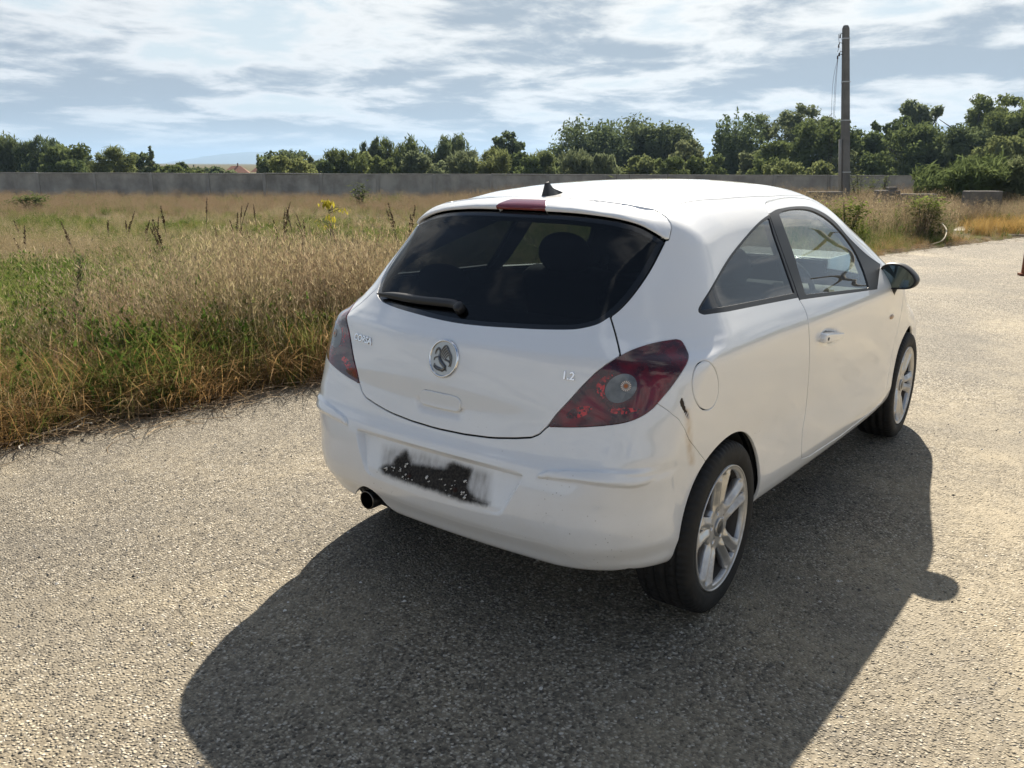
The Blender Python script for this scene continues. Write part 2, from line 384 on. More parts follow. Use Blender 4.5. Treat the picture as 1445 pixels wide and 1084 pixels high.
QGLASS = np.array([tuple(p) for p in spline([(1085.6, 307), (1073, 316), (1055, 335), (1030, 367), (1004, 410), (992, 428.5), (988.4, 436), (991, 438.3)], False)] + [(1027.5, 432.3), (1079, 422.3), (1121.5, 413.8), (1117, 401), (1104.5, 365), (1092, 330)])
DAMAGE = spline(crop([(1003, 492), (1018, 466), (1028, 486), (1040, 530), (1057, 578), (1052, 586), (1035, 558), (1014, 522)], 700, 440))
REFL = np.array([(876.5+22.5*math.cos(t)-2*math.sin(t), 548.2+20.5*math.sin(t)-3*math.cos(t)) for t in np.linspace(0, 2*math.pi, 40, endpoint=False)])
REDA = spline(crop([(545, 410), (575, 365), (625, 340), (640, 352), (603, 385), (592, 440), (600, 480), (580, 470), (552, 440)], 700, 440))
REDB = spline(crop([(385, 560), (430, 525), (500, 515), (530, 535), (490, 565), (440, 582), (395, 585)], 700, 440))
REDC = spline(crop([(610, 510), (650, 520), (760, 530), (800, 545), (720, 560), (630, 552)], 700, 440))
HANDLE = np.array([(560, 542), (600, 550), (638, 558.2), (645, 560.4), (649.5, 565), (650.3, 571), (649, 577.5), (647, 581.2), (635, 579.2), (600, 572), (560, 563.5)])
XCUT = np.array([tuple(p) for p in spline([(498, 712), (501, 697), (506, 689), (514, 686.2), (525, 691.6), (536, 701), (545.7, 712), (556, 720.5), (562, 724)], False)] + [(562, 800), (480, 800), (480, 740)])

def in_px(P, side=-1):
    Q = P.copy()
    if side > 0: Q[:, 1] = -Q[:, 1]
    return to_px(Q)
def bbox_sdf(Q, P, m):
    lo, hi = P.min(0)-m, P.max(0)+m
    k = ((Q >= lo) & (Q <= hi)).all(1)
    out = m+np.linalg.norm(np.maximum(np.maximum(lo-Q, Q-hi), 0), axis=1)
    out[k] = poly_sdf(Q[k], P); return out
def surf_grad(V, F, s):
    a, b, c_ = V[F[:, 0]], V[F[:, 1]], V[F[:, 2]]
    n = np.cross(b-a, c_-a); A2 = np.maximum((n*n).sum(1), 1e-16)
    g = (s[F[:, 0], None]*np.cross(n, c_-b)+s[F[:, 1], None]*np.cross(n, a-c_)+s[F[:, 2], None]*np.cross(n, b-a))/A2[:, None]
    w = np.sqrt(A2)
    G = np.zeros_like(V); Wt = np.zeros(len(V))
    for k in range(3):
        for j in range(3): G[:, j] += np.bincount(F[:, k], g[:, j]*w, len(V))
        Wt += np.bincount(F[:, k], w, len(V))
    return G/np.maximum(Wt, 1e-12)[:, None]
def cut(D, col, level):
    """split the triangles of D = dict(V, N, F, A) along A[:, col] = level"""
    V, N, F, A = D['V'], D['N'], D['F'], D['A']
    s = A[:, col]-level; s = np.where(np.abs(s) < 2e-5, 2e-5, s); p = s > 0
    f = p[F]; k = f.sum(1); mixd = (k == 1) | (k == 2)
    if not mixd.any(): return
    T = F[mixd]; ft = f[mixd]; lone = np.where(k[mixd] == 1, ft.argmax(1), (~ft).argmax(1))
    i0 = T[np.arange(len(T)), lone]; i1 = T[np.arange(len(T)), (lone+1) % 3]; i2 = T[np.arange(len(T)), (lone+2) % 3]
    E = np.concatenate([np.stack([i0, i1], 1), np.stack([i0, i2], 1)]); Es = np.sort(E, 1)
    U, inv = np.unique(Es, axis=0, return_inverse=True); inv = inv.ravel()
    t = (s[U[:, 0]]/(s[U[:, 0]]-s[U[:, 1]]))[:, None]
    nb = len(V)
    D['V'] = np.concatenate([V, V[U[:, 0]]*(1-t)+V[U[:, 1]]*t])
    nn = N[U[:, 0]]*(1-t)+N[U[:, 1]]*t
    D['N'] = np.concatenate([N, nn/np.linalg.norm(nn, axis=1, keepdims=True)])
    D['A'] = np.concatenate([A, A[U[:, 0]]*(1-t)+A[U[:, 1]]*t])
    a = nb+inv[:len(T)]; b = nb+inv[len(T):]
    D['F'] = np.concatenate([F[~mixd], np.stack([i0, a, b], 1), np.stack([a, i1, i2], 1), np.stack([a, i2, b], 1)])

SCAL = ['lamp', 'glass', 'hatch', 'spoil', 'brake', 'flap', 'bump', 'arch', 'mould', 'recess', 'lip', 'tow', 'door', 'dframe', 'dglass', 'qframe', 'qglass', 'damage', 'xcut', 'farch', 'wind', 'hood', 'nose', 'hlamp', 'ditch', 'rarch', 'refl', 'redp', 'handle']
IX = {k: i for i, k in enumerate(SCAL)}
def make_scalars(V, F, N):
    q = in_px(V); view = CAM-V; view /= np.linalg.norm(view, axis=1, keepdims=True)
    face = ((N*view).sum(1) > 0.01) & (V[:, 0] < 2.5)
    ql = in_px(V, 1)
    A = np.full((len(V), len(SCAL)), 9.0)
    def put(k, s, ok, metric=True):
        if metric:
            g = np.linalg.norm(surf_grad(V, F, s), axis=1); s = s/np.maximum(g, 1.0)
        A[:, IX[k]] = np.where(ok, s, np.maximum(np.abs(s), .05))
    px = dict(lamp=LAMP, glass=GLASS, hatch=HATCH, spoil=SPOIL, brake=BRAKE, flap=FLAP, bump=BUMP, arch=ARCH, mould=MOULD, recess=RECESS, tow=TOW, door=DOOR, dframe=DFRAME, dglass=DGLASS, qframe=QFRAME, qglass=QGLASS, damage=DAMAGE, refl=REFL, handle=HANDLE)
    for k, P in px.items():
        put(k, bbox_sdf(q, P, 40.0), face & ((V[:, 0] > -.2) if k in ('door', 'dframe', 'dglass', 'qframe', 'qglass') else (V[:, 0] < .6)))
    put('redp', np.minimum(np.minimum(bbox_sdf(q, REDA, 40.0), bbox_sdf(q, REDB, 40.0)), bbox_sdf(q, REDC, 40.0)), face & (V[:, 0] < .6))
    A[:, IX['bump']] = np.where(~face & (V[:, 0] < -.26) & (V[:, 2] < .48), -.05, A[:, IX['bump']])
    # the crease above the bumper's lower lip: below the line is negative
    ly = np.interp(q[:, 0], LIPLINE[:, 0], LIPLINE[:, 1], left=695, right=900)
    put('lip', np.clip(ly-q[:, 1], -60, 60), face & (V[:, 0] < -.2))
    put('xcut', bbox_sdf(ql, XCUT, 40.0), (V[:, 0] < -.2))
    A[:, IX['farch']] = np.where(V[:, 1] < -.4, np.hypot(V[:, 0]-2.511, V[:, 2]-.316)-.345, .5)
    top = N[:, 2] > .25
    wp = np.array([(1.47, .1), (1.475, -.30), (1.50, -.50), (1.56, -.54), (1.80, -.592), (2.10, -.655), (2.36, -.705), (2.40, -.66), (2.45, -.35), (2.47, .1)])
    put('wind', bbox_sdf(V[:, :2], wp, .3), top & (V[:, 0] > 1.2), False)
    hp = np.array([(2.50, .1), (2.485, -.40), (2.44, -.72), (2.60, -.745), (2.9, -.70), (3.1, -.60), (3.2, -.45), (3.23, .1)])
    put('hood', bbox_sdf(V[:, :2], hp, .3), top & (V[:, 0] > 2), False)
    A[:, IX['nose']] = np.where(V[:, 0] > 2.4, np.maximum(V[:, 2]-(.64+.12*(3.3-V[:, 0])), 2.93-V[:, 0]), .5)
    hl = spline([(2.86, .76), (3.0, .69), (3.18, .65), (3.27, .66), (3.22, .76), (3.1, .83), (2.95, .84)])
    put('hlamp', bbox_sdf(V[:, [0, 2]], hl, .2), (V[:, 0] > 2.8) & (V[:, 1] < -.40), False)
    A[:, IX['ditch']] = np.where((V[:, 2] > 1.2) & (N[:, 2] > .5), np.abs(V[:, 1]+np.interp(V[:, 0], [0, .5, 1.0, 1.5], [.462, .505, .515, .50])), .5)
    A[:, IX['rarch']] = np.where((V[:, 1] < -.42) & (V[:, 0] < .8), np.hypot(V[:, 0]-.022, V[:, 2]-.318)-.336, .5)
    return A

print('skin ...')
HV, HF, HN = build_half()
HA = make_scalars(HV, HF, HN)
print('skin', len(HV), len(HF))

def smst(a, b, x):
    t = np.clip((x-a)/(b-a), 0, 1); return t*t*(3-2*t)
GAPS = dict(handle=.006, lamp=.0045, hatch=.009, spoil=.006, brake=.003, flap=.0075, bump=.0046, door=.010, tow=.0028, hood=.006, nose=.004, hlamp=.003, lip=.0024)
def half_pieces(side):
    D = dict(V=HV.copy(), N=HN.copy(), F=HF.copy(), A=HA.copy())
    for k in ('mould',):
        for lv in (.001, -.005, -.010, -.015): cut(D, IX[k], lv)
    for lv in (.004, 0.0, -.006, -.012): cut(D, IX['recess'], lv)
    for lv in (-.002, .002, -.03): cut(D, IX['spoil'], lv)
    cut(D, IX['ditch'], .0045)
    use = ['lamp', 'hatch', 'handle', 'spoil', 'brake', 'bump', 'door', 'hood', 'nose', 'hlamp', 'lip'] + (['flap', 'tow'] if side < 0 else [])
    for k in use:
        cut(D, IX[k], GAPS[k]/2); cut(D, IX[k], -GAPS[k]/2)
    for k in ['glass', 'rarch', 'refl', 'redp', 'dframe', 'dglass', 'qframe', 'qglass', 'farch', 'wind'] + (['damage'] if side < 0 else ['xcut']): cut(D, IX[k], 0.0)
    cut(D, IX['glass'], -.022); cut(D, IX['wind'], -.03)
    V, N, F, A = D['V'], D['N'], D['F'], D['A']
    # relief pressed into the panels
    h = np.zeros(len(V))
    qq = in_px(V); dm = A[:, IX['mould']]; h += .009*smst(.001, -.015, dm)*(1-smst(895, 940, qq[:, 0]))
    h -= .012*smst(1.1, .3, np.hypot((qq[:, 0]-1171)/13, (qq[:, 1]-475)/13))*(V[:, 0] > .3)*(N[:, 1] < 0)
    dh = A[:, IX['handle']]; h -= .010*smst(.034, .003, dh)*(dh > 0)*(V[:, 2] < np.interp(np.abs(V[:, 1]), [0, .1], [.745, .757]))*smst(.125, .085, np.abs(V[:, 1]))
    dr = A[:, IX['recess']]; zt = smst(.42, .58, V[:, 2]); h -= (.001+.027*zt)*smst(.003, -.012, dr)
    ds = A[:, IX['spoil']]; h += smst(0, -.006, ds)*(.028*np.clip((.03-V[:, 0])/.14, 0, 1)-.011)*(ds < 0)
    pass
    h -= .006*smst(0, -.10, A[:, IX['glass']])*0
    G = surf_grad(V, F, h); gl_ = np.linalg.norm(G, axis=1, keepdims=True); G *= np.minimum(1, 1.3/np.maximum(gl_, 1e-9))
    V = V+N*h[:, None]; N = N-G; N /= np.linalg.norm(N, axis=1, keepdims=True)
    fa = A[F].mean(1)
    def ins(k, g=0.0): return fa[:, IX[k]] < -g/2
    lab = np.full(len(F), 'body', dtype=object)
    nz = N[F].mean(1)[:, 2]; cen = V[F].mean(1)
    def setp(k, name, g, cond=True):
        c = cond & np.isin(lab, ['body', 'hatch_base', 'bumper0', 'door0', 'frame0', 'gap0']) if not isinstance(cond, bool) else np.isin(lab, ['body', 'hatch_base', 'bumper0', 'door0', 'frame0'])
        m = c & (fa[:, IX[k]] < -g/2); lab[m] = name
        if g > 0: lab[c & (np.abs(fa[:, IX[k]]) <= g/2)] = 'gap'
    rear = cen[:, 0] < .8
    setp('bump', 'bumper0', GAPS['bump'], rear)
    m = (lab == 'bumper0') & rear & ins('lip', GAPS['lip']); lab[m] = 'lip'
    lab[(lab == 'bumper0') & (np.abs(fa[:, IX['lip']]) <= GAPS['lip']/2)] = 'gap'
    if side < 0: setp('tow', 'towcap', GAPS['tow'], lab == 'bumper0')
    lowrear = (cen[:, 0] < -.30) & (nz < -.2) & (lab == 'body') & (cen[:, 2] < .45); lab[lowrear] = 'bumper0'
    # hatch over bumper, lamp over both
    m = ins('hatch', GAPS['hatch']) & rear; g = (np.abs(fa[:, IX['hatch']]) <= GAPS['hatch']/2) & rear
    lab[m] = 'hatch'; lab[g] = 'gap'
    lab[(lab == 'hatch') & ins('glass')] = 'glass'
    hb = lab == 'hatch'; lab[hb & ins('handle', GAPS['handle'])] = 'handle'; lab[hb & (np.abs(fa[:, IX['handle']]) <= GAPS['handle']/2)] = 'gap'
    lab[(lab == 'glass') & (fa[:, IX['glass']] > -.022) & ~ins('spoil')] = 'frit'
    m = ins('spoil', GAPS['spoil']) & rear; g = (np.abs(fa[:, IX['spoil']]) <= GAPS['spoil']/2) & rear
    lab[m] = 'spoiler'; lab[g] = 'gap'
    m = ins('brake', GAPS['brake']) & rear; lab[(lab == 'spoiler') & m] = 'brake'; lab[(lab == 'spoiler') & (np.abs(fa[:, IX['brake']]) <= GAPS['brake']/2)] = 'gap'
    lab[(lab == 'body') & (fa[:, IX['ditch']] < .0045) & (cen[:, 0] < 1.46) & (cen[:, 0] > .0)] = 'gap'
    m = ins('lamp', GAPS['lamp']) & rear; g = (np.abs(fa[:, IX['lamp']]) <= GAPS['lamp']/2) & rear
    lab[m] = 'lamp'; lab[g] = 'gap'
    lab[(lab == 'lamp') & ins('redp')] = 'redp'; lab[np.isin(lab, ['lamp', 'redp']) & ins('refl')] = 'refl'
    setp('door', 'door0', GAPS['door'], cen[:, 0] > .2)
    lab[((lab == 'door0')) & ins('dframe')] = 'dframe'
    lab[(lab == 'dframe') & ins('dglass')] = 'dglass'
    lab[(lab == 'body') & ins('qframe')] = 'qframe'
    lab[(lab == 'qframe') & ins('qglass')] = 'qglass'
    if side < 0:
        setp('flap', 'flap', GAPS['flap'], lab == 'body'); lab[(lab == 'body') & ins('damage')] = 'damage'
    setp('wind', 'wind', 0, cen[:, 0] > 1.2)
    lab[(lab == 'wind') & (fa[:, IX['wind']] > -.03)] = 'wfrit'
    setp('hood', 'hood', GAPS['hood'], cen[:, 0] > 2.2)
    setp('nose', 'nose', GAPS['nose'], cen[:, 0] > 2.2)
    m = ins('hlamp', GAPS['hlamp']) & (cen[:, 0] > 2.7); g = (np.abs(fa[:, IX['hlamp']]) <= GAPS['hlamp']/2) & (cen[:, 0] > 2.7)
    lab[m] = 'hlamp'; lab[g] = 'gap'
    ar = ins('rarch')
    lab[ar & rear] = 'open'
    lab[ins('farch') & (cen[:, 0] > 1.9)] = 'open'
    if side > 0: lab[ins('xcut') & (cen[:, 0] < -.25) & (cen[:, 2] < .5)] = 'open'
    return V, N, F, lab, A

PIECES = {}
def mirror(V, N, F):
    m = np.array([1, -1, 1.]); return V*m, N*m, F[:, ::-1]
def take(V, N, F, sel):
    f = F[sel]; u, inv = np.unique(f, return_inverse=True); return V[u], N[u], inv.reshape(-1, 3)
def join(parts):
    Vs, Ns, Fs, o = [], [], [], 0
    for V, N, F in parts: Vs.append(V); Ns.append(N); Fs.append(F+o); o += len(V)
    return np.concatenate(Vs), np.concatenate(Ns), np.concatenate(Fs)
HR, HL = half_pieces(-1), half_pieces(1)
def piece(names, sides=(-1, 1)):
    out = []
    for sd in sides:
        V, N, F, lab, _ = HR if sd < 0 else HL
        sel = np.isin(lab, names)
        if not sel.any(): continue
        p = take(V, N, F, sel); out.append(p if sd < 0 else mirror(*p))
    return join(out)
def boundary(V, F):
    """directed boundary edges, those on the centre line left out"""
    key = np.round(V*1e6).astype(np.int64); _, inv = np.unique(key, axis=0, return_inverse=True); inv = inv.ravel()
    E = np.concatenate([F[:, [0, 1]], F[:, [1, 2]], F[:, [2, 0]]]); W = inv[E]
    k = W.min(1).astype(np.int64)*(len(V)+1)+W.max(1)
    _, ii, cnt = np.unique(k, return_inverse=True, return_counts=True)
    E = E[cnt[ii.ravel()] == 1]
    return E[~((np.abs(V[E[:, 0], 1]) < 1e-5) & (np.abs(V[E[:, 1], 1]) < 1e-5))]
def panel(name, P, mat, parent, depth=.012, roll=.0014, offset=0.0, attrs=None):
    """a panel with rolled edges turned in towards the car"""
    V, N, F = P
    V = V+N*offset
    E = boundary(V, F)
    if len(E) and depth > 0:
        d = V[E[:, 1]]-V[E[:, 0]]
        o = np.zeros_like(V); oc = np.cross(d, N[E[:, 0]])
        for k in (0, 1):
            for j in range(3): o[:, j] += np.bincount(E[:, k], oc[:, j], len(V))
        bv = np.unique(E); ob = o[bv]; ob /= np.maximum(np.linalg.norm(ob, axis=1, keepdims=True), 1e-9)
        nb = N[bv]; r1 = V[bv]+ob*roll-nb*roll; n1 = (ob*.8+nb*.6); n1 /= np.linalg.norm(n1, axis=1, keepdims=True); r2 = V[bv]+ob*roll-nb*depth
        b = len(V); m = np.full(len(V), -1); m[bv] = np.arange(len(bv))
        i0, i1 = E[:, 0], E[:, 1]; a0, a1 = b+m[i0], b+m[i1]; c0, c1 = a0+len(bv), a1+len(bv)
        F = np.concatenate([F, np.stack([i1, i0, a0], 1), np.stack([i1, a0, a1], 1), np.stack([a1, a0, c0], 1), np.stack([a1, c0, c1], 1)])
        V = np.concatenate([V, r1, r2]); N = np.concatenate([N, n1, ob])
    return mesh_obj(name, V, F, mat, parent, normals=N, attrs=attrs(V) if attrs else None)

# =====================================================================
# materials of the car
# =====================================================================
def paint_mat():
    m, t, p = principled('white_paint', (.78, .78, .775), .34, coat=1.0, coat_rough=.05)
    pos = t.new('ShaderNodeTexCoord').outputs['Object']
    sep = t.new('ShaderNodeSeparateXYZ'); t.put(sep.inputs[0], pos)
    n1 = t.noise(pos, 5.0, 6, .62)[0]; n2 = t.noise(pos, 60.0, 5, .7)[0]
    st = t.new('ShaderNodeMapping'); t.put(st.inputs[0], pos); st.inputs['Scale'].default_value = (60, 60, 2.2)
    streak = t.noise(st.outputs[0], 1.0, 4, .55)[0]
    low = t.mapr(sep.outputs[2], .85, .28, .05, 1.0)
    dust = t.math('MULTIPLY', t.mapr(n1, .38, .72), low)
    dust = t.math('ADD', t.math('MULTIPLY', dust, .26), t.math('MULTIPLY', t.mapr(n2, .50, .75), t.math('MULTIPLY', low, .12)), clamp=True)
    c = t.mix(dust, (.84, .84, .84), (.60, .56, .49))
    sp = t.voro(pos, 42.0); spd = t.math('MULTIPLY', t.math('LESS_THAN', sp.outputs['Distance'], .10), t.math('MULTIPLY', t.mapr(t.noise(pos, 3.1, 3)[0], .52, .66), t.mapr(sep.outputs[2], .80, .50, .0, .55)))
    c = t.mix(spd, c, (.20, .16, .12))
    film = t.math('MULTIPLY', t.attr('film').outputs['Fac'], t.mapr(streak, .25, .72, .40, 1.0))
    c = t.mix(t.math('MULTIPLY', film, .68, clamp=True), c, (.17, .145, .12))
    so = t.attr('soot').outputs['Fac']
    ns = t.noise(pos, 38.0, 7, .68, .6)[0]
    so2 = t.mapr(t.math('ADD', so, t.math('MULTIPLY', t.math('SUBTRACT', ns, .5), .60)), .16, .70, 0, .97, True)
    c = t.mix(so2, c, t.mix(t.mapr(t.noise(pos, 120, 4)[0], .4, .7), (.012, .011, .010), (.05, .042, .036)))
    ru = t.math('MULTIPLY', t.attr('rust').outputs['Fac'], t.mapr(t.noise(pos, 25, 4)[0], .3, .65, .35, 1.0))
    c = t.mix(t.math('MULTIPLY', ru, .75), c, (.42, .27, .13))
    t.put(p.inputs['Base Color'], c)
    dull = t.math('MAXIMUM', t.math('MAXIMUM', dust, so2), film)
    t.put(p.inputs['Coat Weight'], t.math('SUBTRACT', 1.0, t.math('MAXIMUM', t.math('MULTIPLY', dull, .75), so2), clamp=True))
    t.put(p.inputs['Specular IOR Level'], t.math('SUBTRACT', .5, t.math('MULTIPLY', so2, .42)))
    t.put(p.inputs['Coat Roughness'], t.math('ADD', .02, t.math('MULTIPLY', t.mapr(n1, .3, .7), .05)))
    t.put(p.inputs['Roughness'], t.math('ADD', .38, t.math('MULTIPLY', dull, .4), clamp=True))
    p.inputs['Coat IOR'].default_value = 1.7
    wob = t.noise(pos, 2.6, 2, .4)[0]
    t.put(p.inputs['Coat Normal'], t.bump(wob, .0015, .5))
    return m
PAINT = paint_mat()
BLACKTRIM = principled('black_trim', (.018, .018, .019), .45)[0]
FRIT = principled('black_frit', (.006, .006, .007), .06, coat=.5)[0]
DARK = principled('dark_lining', (.022, .022, .023), .85)[0]
GLASS_DK = glassmat('privacy_glass', (.125, .14, .15), .62)
GLASS_QT = glassmat('quarter_glass', (.17, .19, .195), 1.35)
GLASS_CL = glassmat('clear_glass', (.76, .84, .80), 1.6)
CHROME = principled('chrome', (.78, .78, .79), .12, 1.0)[0]
SILVER_D = principled('dark_chrome', (.20, .20, .20), .25, 1.0)[0]
SEAT = principled('seat_cloth', (.016, .017, .019), .9)[0]
LINER = principled('pale_roof_lining', (.40, .40, .39), .9)[0]
def alloy_mat():
    m, t, p = principled('alloy_silver', (.62, .62, .62), .32, .85)
    pos = t.new('ShaderNodeTexCoord').outputs['Object']
    n = t.noise(pos, 9, 5, .6)[0]; n2 = t.noise(pos, 55, 5, .7)[0]
    d = t.math('MULTIPLY', t.mapr(n, .42, .66), t.mapr(n2, .3, .65, .4, 1))
    t.put(p.inputs['Base Color'], t.mix(t.math('MULTIPLY', d, .55), (.64, .64, .635), (.26, .21, .17)))
    t.put(p.inputs['Roughness'], t.math('ADD', .30, t.math('MULTIPLY', d, .4)))
    t.put(p.inputs['Metallic'], t.math('SUBTRACT', .85, t.math('MULTIPLY', d, .6)))
    return m
ALLOY = alloy_mat()
def rubber_mat():
    m, t, p = principled('tyre_rubber', (.017, .017, .017), .75)
    pos = t.new('ShaderNodeTexCoord').outputs['Object']
    n = t.noise(pos, 14, 6, .65)[0]
    t.put(p.inputs['Base Color'], t.mix(t.mapr(n, .45, .75), (.010, .010, .010), (.034, .030, .026)))
    t.put(p.inputs['Roughness'], t.mapr(n, .3, .7, .6, .9))
    return m
RUBBER = rubber_mat()
def lamp_mat():
    """red lens: clear red skin over a ribbed reflector"""
    m, t, p = principled('red_lens', (.10, .004, .006), .12, coat=1.0, coat_rough=.02, spec=.3)
    pos = t.new('ShaderNodeTexCoord').outputs['Object']
    n = t.noise(pos, 16, 3, .5)[0]
    mp = t.new('ShaderNodeMapping'); t.put(mp.inputs[0], pos); mp.inputs['Scale'].default_value = (150, 150, 150)
    cells = t.voro(mp.outputs[0], 1.0, rand=.35)
    sep = t.new('ShaderNodeSeparateXYZ'); t.put(sep.inputs[0], pos)
    c = t.mix(t.mapr(n, .42, .66), (.032, .002, .004), (.17, .006, .011))
    t.put(p.inputs['Base Color'], t.mix(t.mapr(cells.outputs['Distance'], .0, .6, .35, 0), c, (.11, .005, .006)))
    return m
LENS = lamp_mat()
REDDARK = principled('dark_red_lens', (.17, .008, .014), .18, coat=1.0)[0]
def faceted(name, c0, c1, sc, thr=(.35, .75), rough=.2):
    m, t, p = principled(name, c0, rough, coat=1.0, coat_rough=.02, spec=.3)
    pos = t.new('ShaderNodeTexCoord').outputs['Object']; v = t.voro(pos, sc, rand=.8); sp = t.new('ShaderNodeSeparateColor'); t.put(sp.inputs[0], v.outputs['Color'])
    f = t.math('MULTIPLY', t.mapr(sp.outputs[0], *thr), t.mapr(t.noise(pos, 22, 3)[0], .38, .58))
    t.put(p.inputs['Base Color'], t.mix(f, c0, c1)); return m
REDGLOW = faceted('red_reflector', (.055, .003, .005), (.60, .016, .020), 150)
GREYLENS = faceted('smoked_reflector', (.085, .095, .102), (.19, .205, .215), 20, (.2, .8), .25)
AMBER = principled('amber_bulb', (.42, .13, .03), .3)[0]

SOOT = np.array(crop([(296, 265), (330, 238), (400, 225), (445, 165), (520, 105), (552, 175), (575, 225), (640, 228), (760, 248), (870, 268), (905, 232), (940, 214), (1100, 265), (1090, 330), (1062, 420), (1110, 505), (1180, 545), (1255, 570), (1240, 582), (1050, 552), (800, 458), (600, 402), (440, 348), (330, 302)], 490, 620, 6.283))
FILM = np.array(crop([(325, 60), (700, 130), (1000, 215), (1270, 300), (1260, 575), (1000, 540), (700, 430), (310, 280)], 490, 620, 6.283))
RUSTL = np.array(crop([(1040, 545), (1052, 600), (1054, 700), (1068, 820)], 700, 440))
def paint_attrs(V):
    q = to_px(V); ok = (V[:, 0] < .2)
    d = bbox_sdf(q, SOOT, 60); so = np.where(ok, np.clip(.5-d/17.0, 0, 1), 0)
    f = np.where(ok, np.clip(.5-bbox_sdf(q, FILM, 60)/12, 0, 1), 0)
    f = np.maximum(f, np.where(ok, np.clip(1-np.maximum(d, 0)/20, 0, 1)**1.5*1.25*np.clip(.5-bbox_sdf(q, FILM, 60)/6, 0, 1), 0))
    r = np.where(ok & (V[:, 1] < -.5), np.clip(1-line_dist(q, RUSTL)/7.0, 0, 1), 0)
    return dict(soot=so, film=f, rust=r)
car = empty('hatchback_car', (0, 0, 0), 'white three-door hatchback parked on the worn pavement with its rear towards us', 'car')
body = panel('body_shell', piece(['body']), PAINT, car, attrs=paint_attrs)
gate = panel('tailgate', piece(['hatch']), PAINT, car, attrs=paint_attrs)
panel('tailgate_handle', piece(['handle']), PAINT, gate, depth=.025, roll=.003, offset=.004)
glass = panel('rear_window', piece(['glass']), GLASS_DK, car, depth=0, offset=-.003)
panel('window_border', piece(['frit']), FRIT, glass, depth=.006, offset=-.003)
spo = panel('roof_spoiler', piece(['spoiler']), PAINT, car, depth=.03, roll=.003, attrs=paint_attrs)
panel('brake_light', piece(['brake']), REDDARK, spo, depth=.02, offset=.001)
bump = panel('rear_bumper', piece(['bumper0']), PAINT, car, depth=.016, attrs=paint_attrs)
def connected(P):
    V, N, F = P; key = np.round(V*1e6).astype(np.int64); _, inv = np.unique(key, axis=0, return_inverse=True); inv = inv.ravel(); L = np.arange(inv.max()+1); f = inv[F]
    while True:
        m = L[f].min(1); o = L.copy()
        for k in range(3): np.minimum.at(L, f[:, k], m)
        L = L[L]
        if (o == L).all(): break
    lf = L[f[:, 0]]
    return [take(V, N, F, lf == k) for k in np.unique(lf) if (lf == k).sum() > 60]
for P in connected(piece(['lip'])): panel('lower_lip', P, PAINT, bump, depth=.03, attrs=paint_attrs)
panel('towing_cap', piece(['towcap']), PAINT, bump, depth=.01)
flap = panel('fuel_flap', piece(['flap']), PAINT, car, depth=.012)
panel('dent_tear', piece(['damage']), principled('torn_dark_metal', (.05, .038, .028), .8)[0], body, depth=0, offset=-.004)
for sd in (-1, 1):
    lamp = panel('tail_light', piece(['lamp'], (sd,)), LENS, car, depth=.02, roll=.002, offset=.002)
    panel('red_reflector', piece(['redp'], (sd,)), REDGLOW, lamp, depth=0, offset=.0018)
    panel('bulb_reflector', piece(['refl'], (sd,)), GREYLENS, lamp, depth=0, offset=.0018)
    dr = panel('door', piece(['door0'], (sd,)), PAINT, car, depth=.02, roll=.0018)
    panel('window_frame', piece(['dframe'], (sd,)), BLACKTRIM, dr, depth=.012, offset=-.001)
    panel('door_window', piece(['dglass'], (sd,)), GLASS_CL, dr, depth=0, offset=-.006)
    qf = panel('window_trim', piece(['qframe'], (sd,)), BLACKTRIM, car, depth=.010)
    panel('quarter_window', piece(['qglass'], (sd,)), GLASS_QT, car, depth=0, offset=-.004)
    panel('headlight', piece(['hlamp'], (sd,)), principled('headlight_lens', (.5, .5, .5), .1, .6, coat=1)[0], car, depth=.02)
panel('windscreen', piece(['wind']), GLASS_CL, car, depth=0, offset=-.003)
panel('windscreen_border', piece(['wfrit']), FRIT, car, depth=.004, offset=-.002)
panel('bonnet', piece(['hood']), PAINT, car, depth=.02)
panel('front_bumper', piece(['nose']), PAINT, car, depth=.02)
# dark lining behind the panels
SOLID = ['body', 'hatch', 'spoiler', 'brake', 'bumper0', 'lip', 'towcap', 'flap', 'damage', 'lamp', 'refl', 'redp', 'handle', 'door0', 'dframe', 'qframe', 'frit', 'wfrit', 'hood', 'nose', 'hlamp', 'gap']
P = piece(SOLID); cz = P[0]
mesh_obj('interior_lining', P[0]-P[1]*.030, P[2][:, ::-1], DARK, car, normals=-P[1])

def skin_at(px, lift=0.0, pieces=None):
    p = on_skin(px); return p+skin_n(p)*lift
def frame_at(p):
    """local axes on the skin: right along the car's width, up the panel, outward"""
    n = skin_n(p[None])[0]; up = np.array([0, 0, 1.])-n*n[2]; up /= np.linalg.norm(up); return np.cross(up, n), up, n

